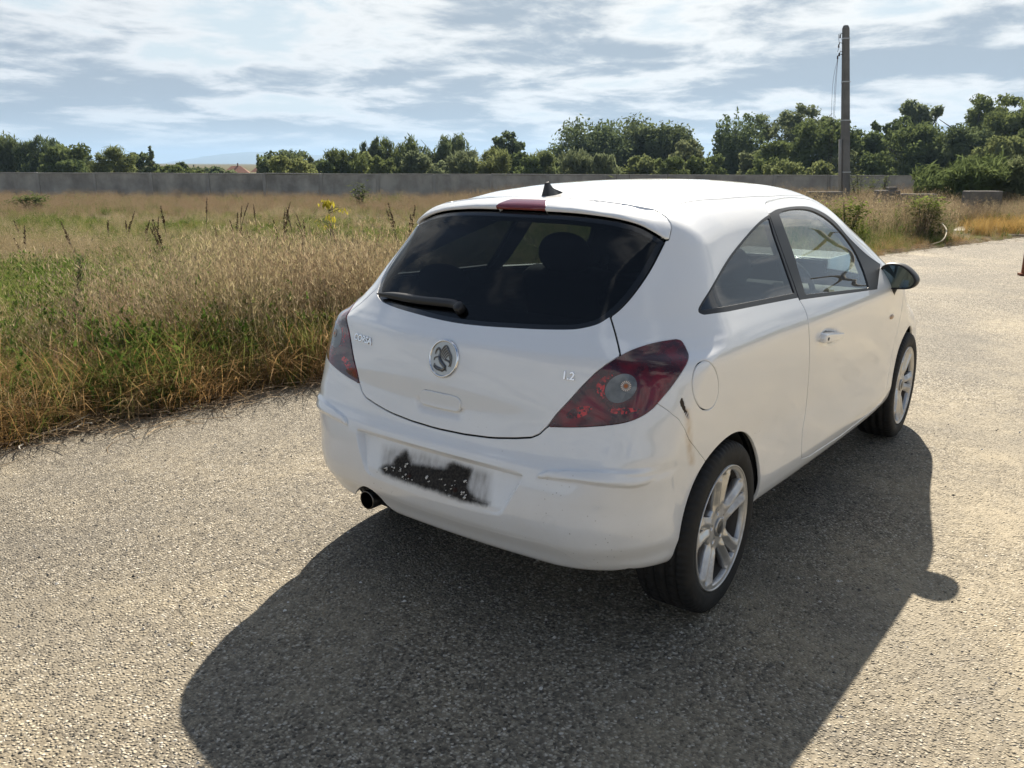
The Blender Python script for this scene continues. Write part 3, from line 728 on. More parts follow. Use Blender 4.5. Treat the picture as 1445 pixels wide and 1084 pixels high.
# ---- wheels ---------------------------------------------------------
def lathe(prof, n, closed=False):
    prof = np.array(prof); m = len(prof)
    a = np.linspace(0, 2*np.pi, n, endpoint=False)
    V = np.stack([np.outer(np.cos(a), prof[:, 1]), np.tile(prof[:, 0], (n, 1)), np.outer(np.sin(a), prof[:, 1])], -1).reshape(-1, 3)
    idx = np.arange(n*m).reshape(n, m)
    r = np.roll(idx, -1, 0)
    return V, np.stack([idx[:, :-1], r[:, :-1], r[:, 1:], idx[:, 1:]], -1).reshape(-1, 4)
TR = .3115
def tyre_mesh():
    half = [(-.095, .226), (-.101, .231), (-.106, .245), (-.1085, .262), (-.1075, .279), (-.104, .290), (-.099, .299), (-.091, .3055), (-.083, .3085), (-.074, .3098)]
    tread = []
    for y in (-.062, -.022, .022, .062):
        tread += [(y-.0055, TR-.001), (y-.0045, TR-.0075), (y+.0045, TR-.0075), (y+.0055, TR-.001)]
    prof = half+[(-.070, .3102)]+tread+[(-p, r) for p, r in ([(-.070, .3102)]+half[::-1])]
    prof = [(p, r) for p, r in prof]
    n = 288; V, F = lathe(prof, n)
    ang = np.repeat(np.arange(n), len(prof)); yy = V[:, 1]; rr = np.hypot(V[:, 0], V[:, 2])
    sip = ((ang % 4) == 0) & (np.abs(yy) > .066) & (np.abs(yy) < .1005) & (rr > .296)
    sip |= ((ang % 6) == (np.where(yy > 0, 3, 0))) & (np.abs(yy) < .060) & (rr > TR-.003)
    k = np.where(sip, (rr-.005)/rr, 1.0); V[:, 0] *= k; V[:, 2] *= k
    V[:, 1] *= .955
    return V, F
TYV, TYF = tyre_mesh()
def rim_disc():
    nr, na = 60, 360
    r = np.concatenate([np.linspace(.0, .06, 10), np.linspace(.06, .2225, nr-10)[1:]]); a = np.linspace(0, 2*np.pi, na, endpoint=False)
    R, A_ = np.meshgrid(r[1:], a, indexing='ij')
    X, Z = R*np.cos(A_), R*np.sin(A_)
    V2 = np.concatenate([[[0, 0]], np.stack([X.ravel(), Z.ravel()], 1)]); nrr = len(r)-1
    idx = 1+np.arange(nrr*na).reshape(nrr, na); rl = np.roll(idx, -1, 1)
    F = [np.stack([np.zeros(na, int), idx[0], rl[0]], 1)]
    q = np.stack([idx[:-1], idx[1:], rl[1:], rl[:-1]], -1).reshape(-1, 4)
    F = np.concatenate(F+[q[:, [0, 1, 2]], q[:, [0, 2, 3]]])
    rad = np.hypot(V2[:, 0], V2[:, 1]); th = np.arctan2(V2[:, 1], V2[:, 0])
    # distance to the ten spoke centre lines (five pairs)
    dmin = np.full(len(V2), 9.0); inner = np.zeros(len(V2), bool)
    for k in range(5):
        c0 = math.radians(94+72*k)
        for s in (-1, 1):
            al = np.interp(rad, [.05, .10, .16, .213], np.radians([17, 11.5, 9.8, 10.6]))
            d = rad*np.abs(np.sin(np.clip((th-(c0+s*al)+np.pi) % (2*np.pi)-np.pi, -1.5, 1.5)))
            far = np.abs((th-c0+np.pi) % (2*np.pi)-np.pi) > 1.2
            dmin = np.minimum(dmin, np.where(far, 9, d))
        dl = np.abs((th-c0+np.pi) % (2*np.pi)-np.pi); inner |= dl < np.interp(rad, [.05, .10, .16, .213], np.radians([17, 11.5, 9.8, 10.6]))
    w = np.interp(rad, [.07, .12, .18, .213], [.021, .0195, .0205, .025])
    so = np.maximum(np.maximum(w-dmin, np.where(inner, .120, .084)-rad), rad-.2125)
    lug = np.full(len(V2), 9.0)
    for k in range(5):
        g = math.radians(94+72*k); lug = np.minimum(lug, np.hypot(V2[:, 0]-.054*math.cos(g), V2[:, 1]-.054*math.sin(g))-.0130)
    y = np.interp(rad, [0, .03, .062, .08, .12, .18, .212, .2225], [-.079, -.079, -.077, -.078, -.082, -.0895, -.0945, -.0965])
    crown = .0085*np.clip(1-(dmin/np.maximum(w, 1e-4))**2, 0, 1)*smst(.065, .10, rad)*(1-smst(.195, .214, rad))
    slope = -.006*smst(.0, 1.0, np.clip(dmin/w, 0, 2))*smst(.07, .11, rad)*(1-smst(.195, .208, rad))
    y = y-crown-slope
    V = np.stack([V2[:, 0], y, V2[:, 1]], 1)
    N = np.tile([0, -1., 0], (len(V), 1))
    fn = np.cross(V[F[:, 1]]-V[F[:, 0]], V[F[:, 2]]-V[F[:, 0]])
    if fn[:, 1].mean() > 0: F = F[:, ::-1]; fn = -fn
    N = np.zeros_like(V)
    for k in range(3):
        for j in range(3): N[:, j] += np.bincount(F[:, k], fn[:, j], len(V))
    N /= np.linalg.norm(N, axis=1, keepdims=True)
    D = dict(V=V, N=N, F=F, A=np.stack([so, lug], 1))
    cut(D, 0, 0.0); cut(D, 1, 0.0)
    fa = D['A'][D['F']].mean(1); keep = (fa[:, 0] > 0) & (fa[:, 1] > 0)
    return take(D['V'], D['N'], D['F'], keep)
RIMP = rim_disc()
BADGE_D = principled('badge_grey', (.10, .10, .10), .35, .5)[0]
BARREL = principled('barrel_grey', (.075, .066, .058), .6, .3)[0]
DISCM = principled('brake_disc_steel', (.16, .12, .09), .45, .8)[0]
def make_wheel(first=None, loc=(0, 0, 0), rz=0.0, spin=0.0, patch=False):
    if first:
        w = first.copy(); COL.objects.link(w); w.parent = car; w.location = loc; w.rotation_euler = (0, spin, rz)
        for ch in first.children:
            if ch.name.startswith('torn_cap'): continue
            k = ch.copy(); COL.objects.link(k); k.parent = w
            for g in ch.children: d = g.copy(); COL.objects.link(d); d.parent = k
        return w
    V, F = lathe([(-.096, .2275), (-.0990, .2270), (-.0998, .2250), (-.0990, .2225), (-.094, .2205), (-.085, .2175), (-.06, .207), (-.02, .200), (.04, .198), (.09, .205), (.096, .2275)], 120)
    w = mesh_obj('wheel', V, F[:, ::-1], None, car, mats=[ALLOY, BARREL], fmat=(V[F].mean(1)[:, 1] > -.090).astype(int))
    mesh_obj('tyre', TYV, TYF[:, ::-1], RUBBER, w)
    sp = panel('spokes', RIMP, ALLOY, w, depth=.032, roll=.004)
    b = MB(); b.tube([(0, -.078, 0), (0, -.0845, 0), (0, -.086, 0)], [.034, .034, .029], 32); b.obj('centre_cap', principled('cap_silver', (.45, .45, .45), .3, .8)[0], w)
    b = MB(); b.tube([(0, -.0862, 0), (0, -.0872, 0)], [.024, .023], 24); b.obj('cap_badge', BADGE_D, w)
    V, F = lathe([(-.02, .03), (-.022, .135), (-.022, .139), (0, .139), (0, .03)], 64); mesh_obj('brake_disc', V, F[:, ::-1], DISCM, w)
    V, F = lathe([(.002, .0), (.002, .198)], 64); mesh_obj('dark_backing', V, F[:, ::-1], DARK, w)
    w.location = loc; w.rotation_euler = (0, spin, rz)
    return w
WC = .708
wheel0 = make_wheel(loc=(0, -WC, TR), rz=.026)
# a torn-off sticker spot on the near spokes
b = MB(); kp = []
for t in np.linspace(0, 2*math.pi, 14, endpoint=False):
    r = .0095*(1+.35*math.sin(3*t)+.2*math.cos(5*t)); kp.append((r*math.cos(t)*1.35, 0, r*math.sin(t)))
b.add([(x+.105, -.0865, z+.012) for x, _, z in kp]+[(x+.105, -.0835, z+.012) for x, _, z in kp], [tuple(range(14))]+[(i, (i+1) % 14, 14+(i+1) % 14, 14+i) for i in range(14)])
b.obj('torn_cap', DARK, wheel0)
make_wheel(wheel0, (2.511, -.725, TR), .02, spin=.5)
make_wheel(wheel0, (0, WC, TR), math.pi-.026, spin=.9); make_wheel(wheel0, (2.511, .725, TR), math.pi+.02, spin=.2)
# wheel housings and underbody
for cx, yi in ((0, .50), (2.511, .45)):
    for sd in (-1, 1):
        b = MB(); V = []; n = 22; R_ = .362 if cx else .352
        ye = .752 if cx == 0 else .785
        for y in (ye, yi):
            for k in range(n+1):
                g = math.pi*(.02+.96*k/n); V.append((cx+R_*math.cos(g), sd*y, .316+R_*math.sin(g)))
        F = [(k, k+1, n+2+k, n+1+k) for k in range(n)]+[tuple(n+1+k for k in range(n+1))]
        b.add(V, F); b.obj('wheel_housing', DARK, car)
b = MB(); b.box((1.36, 0, .285), (3.5, .96, .03)); b.box((1.25, 0, .2845), (1.84, 1.52, .028)); b.box((-.41, 0, .33), (.22, 1.16, .03))
b.tube([(-.1, .25, .255), (-.30, .35, .29), (-.46, .387, .303)], .034, 12); b.box((0, 0, .262), (.12, 1.2, .07)); b.obj('underbody', DARK, car)
# exhaust
ex = on_skin([(518, 700)])[0]
b = MB(); n = 28; base = np.array([-.512, .387, .303])
V = []; prof = [(.0, .033), (.0, .036), (.003, .0375), (.12, .0375), (.12, .033)]
b2V, b2F = lathe([(p[0], p[1]) for p in prof]+[(.006, .0325), (.0, .033)], 32)
V = np.stack([b2V[:, 1]-.070, b2V[:, 0], b2V[:, 2]], 1)+base
exo = mesh_obj('exhaust_pipe', V, b2F, principled('sooty_chrome', (.16, .15, .14), .3, 1.0)[0], car)
b = MB(); b.tube([(base[0]+.02, base[1], base[2]), (base[0]+.03, base[1], base[2])], .034, 24); b.obj('pipe_inside', principled('soot_black', (.004, .004, .004), .95)[0], exo)

# ---- fittings of the car ---------------------------------------------
def local(p, u, v, w=0.0):
    r, up, n = frame_at(p); return p+r*u+up*v+n*w
def nearest_on(side_pieces, px):
    """points of the finished (pressed) panels that lie on the given sight lines"""
    out = []
    for q in px:
        best = None
        for sd in (-1, 1):
            V, N, F, lab, _ = HR if sd < 0 else HL
            ok = np.zeros(len(V), bool); ok[F[np.isin(lab, side_pieces)].ravel()] = True
            ok &= V[:, 0] < .5
            Vm = V*np.array([1, -1, 1.]) if sd > 0 else V; Nm = N*np.array([1, -1, 1.]) if sd > 0 else N
            ok &= ((CAM-Vm)*Nm).sum(1) > 0
            d = np.linalg.norm(to_px(Vm)-q, axis=1)+np.where(ok, 0, 1e6); k = d.argmin()
            if best is None or d[k] < best[0]: best = (d[k], Vm[k], Nm[k])
        out.append((best[1], best[2]))
    return out
# round badge with a winged beast in relief
bp = on_skin([(625.2, 505.8)])[0]; bp[1] = 0.0
r_, u_, n_ = frame_at(bp)
def lathe_on(p, prof, n=48):
    r, up, nn = frame_at(p); V = []; m = len(prof)
    for k in range(n):
        g = 2*math.pi*k/n
        for h, rad in prof: V.append(p+nn*h+rad*(math.cos(g)*r+math.sin(g)*up))
    F = [(k*m+i, ((k+1) % n)*m+i, ((k+1) % n)*m+i+1, k*m+i+1) for k in range(n) for i in range(m-1)]
    return V, F
V, F = lathe_on(bp, [(0, .0665), (.005, .066), (.0075, .064), (.0085, .0615), (.0075, .059), (.004, .0575)])
badge = mesh_obj('round_badge', V, F, CHROME, gate)
V, F = lathe_on(bp, [(.0045, .058), (.0046, .03), (.0048, .0005)])
mesh_obj('badge_plate', V, F, principled('badge_plate_grey', (.45, .45, .44), .3, .8)[0], badge)
def bz(uv): return [bp+r_*(x*.050)+u_*(y*.052)+n_*.0058 for x, y in uv]
def arc(pts): return bz([tuple(p) for p in spline(pts, False, 5)])
relief = MB()
for k in range(5):
    a = .15+.17*k
    relief.tube(arc([(-.30+.10*k, .10-.05*k), (-.16+.13*k, .62-.10*k), (.10+.13*k, .86-.13*k), (.36+.10*k, .66-.17*k), (.46+.07*k, .22-.17*k)]), [.0012, .0026, .003, .0026, .0012]+[.0012]*0 if False else np.interp(np.linspace(0, 1, 21), [0, .4, 1], [.0010, .0032, .0012]), 6)
relief.tube(arc([(-.33, .42), (-.36, .10), (-.20, -.20), (.10, -.42), (.26, -.56), (.10, -.72), (-.30, -.66), (-.74, -.52)]), np.interp(np.linspace(0, 1, 36), [0, .3, .7, 1], [.003, .007, .006, .0025]), 6)
relief.tube(arc([(-.33, .46), (-.52, .62), (-.70, .46), (-.76, .20)]), np.interp(np.linspace(0, 1, 16), [0, .5, 1], [.004, .004, .0015]), 6)
relief.tube(arc([(-.52, .05), (-.74, -.02), (-.80, -.20)]), np.interp(np.linspace(0, 1, 11), [0, 1], [.003, .0018]), 6)
relief.tube(arc([(.20, -.05), (.50, -.12), (.66, -.28), (.58, -.46)]), np.interp(np.linspace(0, 1, 16), [0, 1], [.004, .0018]), 6)
relief.tube(arc([(-.70, -.40), (-.72, -.62), (-.40, -.78), (.10, -.84)]), .0022, 6)
relief.tube(arc([(.25, -.60), (.42, -.78)]), .002, 6)
relief.obj('badge_relief', SILVER_D, badge)
def lettering(name, body, pxa, pxb, hgt, parent, mat=CHROME):
    pa, pb = on_skin([pxa, pxb]); wid = np.linalg.norm(pb-pa)
    cu = bpy.data.curves.new(name, 'FONT'); cu.body = body; cu.extrude = .03; cu.bevel_depth = .012; cu.offset = .022; cu.align_x = 'CENTER'; cu.align_y = 'CENTER'
    to = bpy.data.objects.new('text_tmp', cu); COL.objects.link(to)
    dg = bpy.context.evaluated_depsgraph_get(); me = bpy.data.meshes.new_from_object(to.evaluated_get(dg)); bpy.data.objects.remove(to)
    co = np.array([v.co for v in me.vertices]); w = np.ptp(co[:, 0]); h = np.ptp(co[:, 1]); mid = (co.max(0)+co.min(0))/2
    co -= mid; pc = (pa+pb)/2; r, up, nn = frame_at(pc); ex = pb-pa; ex /= np.linalg.norm(ex); ey = np.cross(nn, ex)
    Q = pc+np.outer(co[:, 0]/w*wid, ex)+np.outer(co[:, 1]/h*hgt, ey)
    B = root(Q-nn*.05, Q+nn*.05)+np.outer(.0022+.0022*(co[:, 2]/.04), nn)
    me.vertices.foreach_set('co', B.astype(np.float32).ravel())
    me.materials.append(mat); me.name = name; o = bpy.data.objects.new(name, me); COL.objects.link(o); o.parent = parent
    return o
lettering('chrome_lettering', 'CORSA', (501.5, 474.5), (525.8, 482.6), .026, gate)
lettering('chrome_numerals', '1.2', (795.8, 529.5), (811.6, 531.5), .027, gate)
# rear wiper lying on the glass
up_px = spline(crop([(412, 733), (450, 727), (500, 724), (580, 733), (660, 747), (740, 754), (820, 763), (852, 775), (870, 797)], 430, 230), False, 4)
lo_px = spline(crop([(414, 738), (455, 750), (500, 766), (570, 785), (650, 795), (735, 806), (812, 818), (822, 838), (850, 842)], 430, 230), False, 4)
U, L = on_skin(up_px), on_skin(lo_px)
U = np.array([p+skin_n(p[None])[0]*.020 for p in U]); L = np.array([p+skin_n(p[None])[0]*.018 for p in L])
nU = skin_n(U); L = U+(L-U)*.70; m = len(U); V = np.concatenate([U, L, U-nU*.012, L-nU*.012, (U+L)/2+nU*.006])
F = []
for i in range(m-1):
    F += [(i, i+1, 4*m+i+1, 4*m+i), (4*m+i, 4*m+i+1, m+i+1, m+i), (m+i, m+i+1, 3*m+i+1, 3*m+i), (2*m+i, i, i, i)[:0] or (i+1, i, 2*m+i, 2*m+i+1)]
mesh_obj('rear_wiper', V, F, BLACKTRIM, car)
b = MB(); pv = on_skin([(650, 437)])[0]; nn = skin_n(pv[None])[0]; b.tube([pv-nn*.002, pv+nn*.022, pv+nn*.026], [.021, .019, .013], 20); b.obj('wiper_pivot', BLACKTRIM, car)
# aerial fin on the roof
ap = on_skin([(776, 276.5)])[0]; ap[1] = 0
b = MB(); V = []
for x, hw, z in ((-.012, .017, 0), (.0, .018, 0), (.05, .015, 0), (.105, .004, 0)): V += [(ap[0]+x, -hw, ap[2]-.004+x*.14), (ap[0]+x, hw, ap[2]-.004+x*.14)]
for x, hw, z in ((-.006, .005, .047), (.006, .006, .052), (.035, .005, .030), (.100, .002, .008)): V += [(ap[0]+x, -hw, ap[2]+z), (ap[0]+x, hw, ap[2]+z)]
F = []
for i in range(3): F += [(2*i, 2*i+2, 8+2*i+2, 8+2*i), (2*i+3, 2*i+1, 8+2*i+1, 8+2*i+3), (8+2*i, 8+2*i+2, 8+2*i+3, 8+2*i+1)]
F += [(0, 8, 9, 1), (6, 7, 15, 14)]
b.add(V, F); b.obj('roof_aerial', BLACKTRIM, car, bevel=.004)
# door handles, mirrors, side repeaters
def sym(P, sd): return [(p[0], p[1]*(-sd), p[2]) for p in P]       # sd -1 = right side as measured
h0, h1 = on_skin([(1157.5, 477.5), (1184, 472.3)])
mo = np.array([(-.813, .972), (-.811, 1.02), (-.812, 1.057), (-.828, 1.083), (-.850, 1.094), (-.880, 1.096), (-.912, 1.090), (-.945, 1.070), (-.972, 1.043), (-.984, 1.020), (-.982, 1.002), (-.968, .985), (-.945, .977), (-.90, .973), (-.86, .969), (-.835, .967)])
mo = np.array([-1.862, 1.55])+(mo-np.array([-1.862, 1.55]))*1.016; mo = spline(mo, True, 3); mc = mo.mean(0)
for sd in (-1, 1):
    dr = [o for o in car.children if o.name.split('.')[0] == 'door'][0 if sd < 0 else 1]
    b = MB(); nn = skin_n(h0[None])[0]; ex = (h1-h0)/np.linalg.norm(h1-h0); ey = np.cross(nn, ex)
    for cuv, sz in (((0, 0), 1),):
        L_ = np.linalg.norm(h1-h0); prof = []
        pts = [(-.006, .0), (0, .0185), (.035, .0205), (L_*.6, .0165), (L_, .012), (L_+.006, 0), (L_, -.012), (L_*.6, -.0165), (.035, -.0185), (0, -.017)]
        lv = [(.008, 1.0), (.030, 1.0), (.036, .86)]
        V = []
        for d, k in lv:
            for a_, c_ in pts: V.append(h0+ex*((a_-L_/2)*(.5+.5*k)+L_/2)+ey*c_*k+nn*(d-.012))
        n = len(pts); F = [(i*n+j, i*n+(j+1) % n, (i+1)*n+(j+1) % n, (i+1)*n+j) for i in range(2) for j in range(n)]+[tuple(2*n+j for j in range(n))]
        V = sym(V, -1 if sd < 0 else 1) if False else [(v[0], v[1] if sd < 0 else -v[1], v[2]) for v in V]
        b.add(V, F if sd < 0 else [f[::-1] for f in F])
    hd = b.obj('door_handle', PAINT, dr, bevel=.003)
    b = MB(); kc = h0+ex*.030+nn*.0262; n = 14; V = [kc+ex*.0055*math.cos(g)+ey*.0085*math.sin(g) for g in np.linspace(0, 2*math.pi, n, endpoint=False)]+[kc+nn*(-.004)]
    b.add([(v[0], v[1] if sd < 0 else -v[1], v[2]) for v in V], [(i, (i+1) % n, n) for i in range(n)]); b.obj('keyhole', BLACKTRIM, hd)
    # wing mirror: shell, rim, glass, foot
    X0 = 1.79; rings = [(-.020, .86), (-.026, .95), (-.018, 1.0), (.02, 1.02), (.06, .96), (.095, .78), (.115, .50), (.122, .15)]
    V = []; n = len(mo)
    for dx, k in rings:
        for y, z in mo: V.append((X0+dx+(-.10*(y-mc[0]) if dx > 0 else -.06*(y-mc[0])), (mc[0]+(y-mc[0])*k)*(1 if sd < 0 else -1), mc[1]+(z-mc[1])*k))
    F = [(i*n+j, i*n+(j+1) % n, (i+1)*n+(j+1) % n, (i+1)*n+j) for i in range(len(rings)-1) for j in range(n)]+[tuple((len(rings)-1)*n+j for j in range(n))]
    mir = mesh_obj('wing_mirror', V, F, BLACKTRIM, car)
    V = [(X0-.014-.06*(y-mc[0]), (mc[0]+(y-mc[0])*.88)*(1 if sd < 0 else -1), mc[1]+(z-mc[1])*.88) for y, z in mo]
    mesh_obj('mirror_glass', V, [tuple(range(n))], principled('mirror_silver', (.10, .13, .14), .03, 1.0)[0], mir, smooth=False)
    b = MB(); s_ = 1 if sd < 0 else -1
    b.tube([(X0+.02, -.842*s_, .977), (X0+.035, -.835*s_, .947), (X0+.05, -.828*s_, .907)], [.042, .036, .030], 12); b.obj('mirror_foot', BLACKTRIM, mir)
    rp = on_skin([(1258, 447)])[0]; nn2 = skin_n(rp[None])[0]
    b = MB(); V = []; n = 14
    for d, k in ((-.002, 1), (.005, .9), (.009, .45)):
        for g in np.linspace(0, 2*math.pi, n, endpoint=False): V.append((rp[0]+.030*k*math.cos(g), (rp[1]+nn2[1]*d)*s_, rp[2]+.013*k*math.sin(g)))
    F = [(i*n+j, i*n+(j+1) % n, (i+1)*n+(j+1) % n, (i+1)*n+j) for i in range(2) for j in range(n)]+[tuple(2*n+j for j in range(n))]
    b.add(V, F); b.obj('side_repeater', principled('clear_orange_lens', (.60, .42, .28), .2)[0], car)
    # the bulb seen through its reflector
    lm = [o for o in car.children if o.name.split('.')[0] == 'tail_light'][0 if sd < 0 else 1]
    q = on_skin([(883.5, 545)])[0]; r2, u2, n2 = frame_at(q); b = MB(); n = 20
    for rad, w, mi in ((.0165, .0028, 0), (.0062, .0036, 1)):
        V = [q+n2*w+rad*(math.cos(g)*r2+math.sin(g)*u2) for g in np.linspace(0, 2*math.pi, n, endpoint=False)]
        b.add([(v[0], v[1]*s_, v[2]) for v in V], [tuple(range(n))], mi)
    for k in range(16):
        g = 2*math.pi*k/16; V = [q+n2*.0032+rr*(math.cos(g+dg_)*r2+math.sin(g+dg_)*u2) for rr, dg_ in ((.0095, -.09), (.0158, -.07), (.0158, .07), (.0095, .09))]
        b.add([(v[0], v[1]*s_, v[2]) for v in V], [(0, 1, 2, 3)], 2)
    b.obj('bulb', None, lm, mats=[principled('bulb_ring', (.30, .24, .20), .2)[0], AMBER, principled('bulb_facet', (.78, .72, .66), .15)[0]], smooth=False)
# flakes of old adhesive and screw holes in the number plate recess
fl = crop([(490, 250), (510, 240), (525, 228), (470, 280), (500, 335), (520, 345), (560, 372), (690, 322), (820, 325), (745, 345), (885, 415), (915, 430), (965, 405), (1028, 395), (1022, 455), (1030, 490), (1045, 500), (1075, 495), (905, 482), (400, 270), (415, 258), (340, 285)], 490, 620, 6.283)
b = MB(); rr = random.Random(4)
for (p, n), q in zip(nearest_on(['bumper0'], fl), fl):
    n = n/np.linalg.norm(n); up = np.array([0, 0, 1.])-n*n[2]; up /= np.linalg.norm(up); r = np.cross(up, n)
    for _ in range(2):
        a0 = rr.uniform(0, 6.28); c_ = p+r*rr.uniform(-.011, .011)+up*rr.uniform(-.011, .011)+n*.0022; k = rr.randint(5, 7); sz = rr.choice([.0018, .0025, .0035, .005])
        ex_ = rr.uniform(.8, 2.4); V = [c_+sz*rr.uniform(.3, 1.3)*(math.cos(a0+6.283*i/k)*(r+up*.5)*ex_+math.sin(a0+6.283*i/k)*(up-r*.4)) for i in range(k)]+[c_+n*.003]
        b.add(V, [(i, (i+1) % k, k) for i in range(k)])
o = b.obj('adhesive_flakes', principled('old_adhesive', (.62, .60, .56), .7)[0], bump, smooth=False); o['kind'] = 'stuff'
for (p, n), q in zip(nearest_on(['bumper0'], crop([(560, 325), (970, 442)], 490, 620, 6.283)), 'ab'):
    b = MB(); b.tube([p-n*.004, p+n*.0025], .0085, 14); b.obj('screw_hole', principled('rusty_hole', (.03, .012, .008), .8)[0], bump)
# cabin: seats, head restraints, dashboard, wheel
def cushion(name, c, d, parent, tilt=0.0, mat=SEAT):
    b = MB(); rnd = 'restraint' in name; b.box((0, 0, 0), tuple(x*1.32 for x in d) if rnd else d); o = b.obj(name, mat, parent, bevel=0 if rnd else min(d)*.35, sub=3 if rnd else 1); o.location = c; o.rotation_euler = (0, tilt, 0); return o
for sy in (-1, 1):
    st = empty('front_seat', (.95, .39*sy, .25), parent=car)
    cushion('seat_cushion', (.22, 0, .22), (.52, .50, .17), st); cushion('seat_back', (-.10, 0, .52), (.16, .50, .62), st, -.28)
    cushion('head_restraint', (-.20, 0, .885), (.10, .27, .19), st, -.12)
cushion('rear_bench', (.30, 0, .50), (.50, 1.20, .18), car); cushion('rear_seat_back', (-.02, 0, .76), (.14, 1.22, .50), car, -.35)
for y in (-.44, .44): cushion('rear_head_restraint', (-.06, y, 1.085), (.09, .25, .13), car, -.2)
b = MB(); b.box((1.93, 0, .78), (.42, 1.42, .26)); b.box((1.73, -.38, .90), (.20, .36, .10)); b.obj('dashboard', DARK, car, bevel=.04)
b = MB(); b.tube([(1.52-.10*math.sin(g)*.42, -.38+.185*math.cos(g), .93+.175*math.sin(g)) for g in np.linspace(0, 2*math.pi, 33)], .014, 8, cap=False); b.tube([(1.52, -.38, .93), (1.75, -.38, .86)], [.055, .03], 10); b.obj('steering_wheel', DARK, car)
b = MB(); b.box((1.42, 0, 1.315), (.03, .22, .065)); b.obj('rear_view_mirror', DARK, car, bevel=.01)
b = MB(); b.box((1.50, -.36, 1.33), (.17, .38, .018), tilt=.35); b.obj('sun_visor', LINER, car, bevel=.006)

# =====================================================================
# the place: pavement, field, wall, trees, hills
# =====================================================================
cFh = np.array([cF[0], cF[1], 0]); cFh /= np.linalg.norm(cFh)
def px_dir(x, y): return cF+(x-W0/2)/FPX*cR-(y-H0/2)/FPX*cU
def horizon_y(x):
    lo, hi = -400.0, 900.0
    for _ in range(50):
        m = (lo+hi)/2
        if px_dir(x, m)[2] > 0: lo = m
        else: hi = m
    return (lo+hi)/2
def ground_at(x, y, z=0.0):
    d = px_dir(x, y); return CAM+d*((z-CAM[2])/d[2])
def at(x, D, z=0.0):
    """plan point in the column x of the photograph, D metres away, at height z"""
    d = px_dir(x, horizon_y(x)); p = CAM+d*(D/(d@cFh)); return np.array([p[0], p[1], z])
def z_of(x, y, D):
    d = px_dir(x, y); return CAM[2]+d[2]*D/(d@cFh)

VERGE = [(-9, 3.9), (-5, 3.3), (-2.2, 3.16), (-.83, 3.12), (-.29, 3.15), (.18, 3.0), (.63, 3.03), (1.22, 2.86), (2.0, 2.82), (3.0, 2.70), (4.5, 2.72), (6, 2.50), (8.2, 2.42), (10.5, 2.15), (13.1, 2.0), (14.3, 1.82), (15.5, 1.55), (17.2, 1.1), (19.5, .53), (21, -.1), (23, -1.2), (26, -4), (30, -9), (36, -16)]
VG = spline(VERGE, False, 14)
rv = np.random.default_rng(3)
nv = np.zeros_like(VG); nv[1:-1] = VG[2:]-VG[:-2]; nv = np.stack([-nv[:, 1], nv[:, 0]], 1); nv /= np.maximum(np.linalg.norm(nv, axis=1, keepdims=True), 1e-6)
VGR = VG+nv*(rv.normal(0, .035, len(VG)))[:, None]
PAVE = np.concatenate([VGR, [(60, -40), (20, -40), (-30, -40), (-30, 4.5)]])

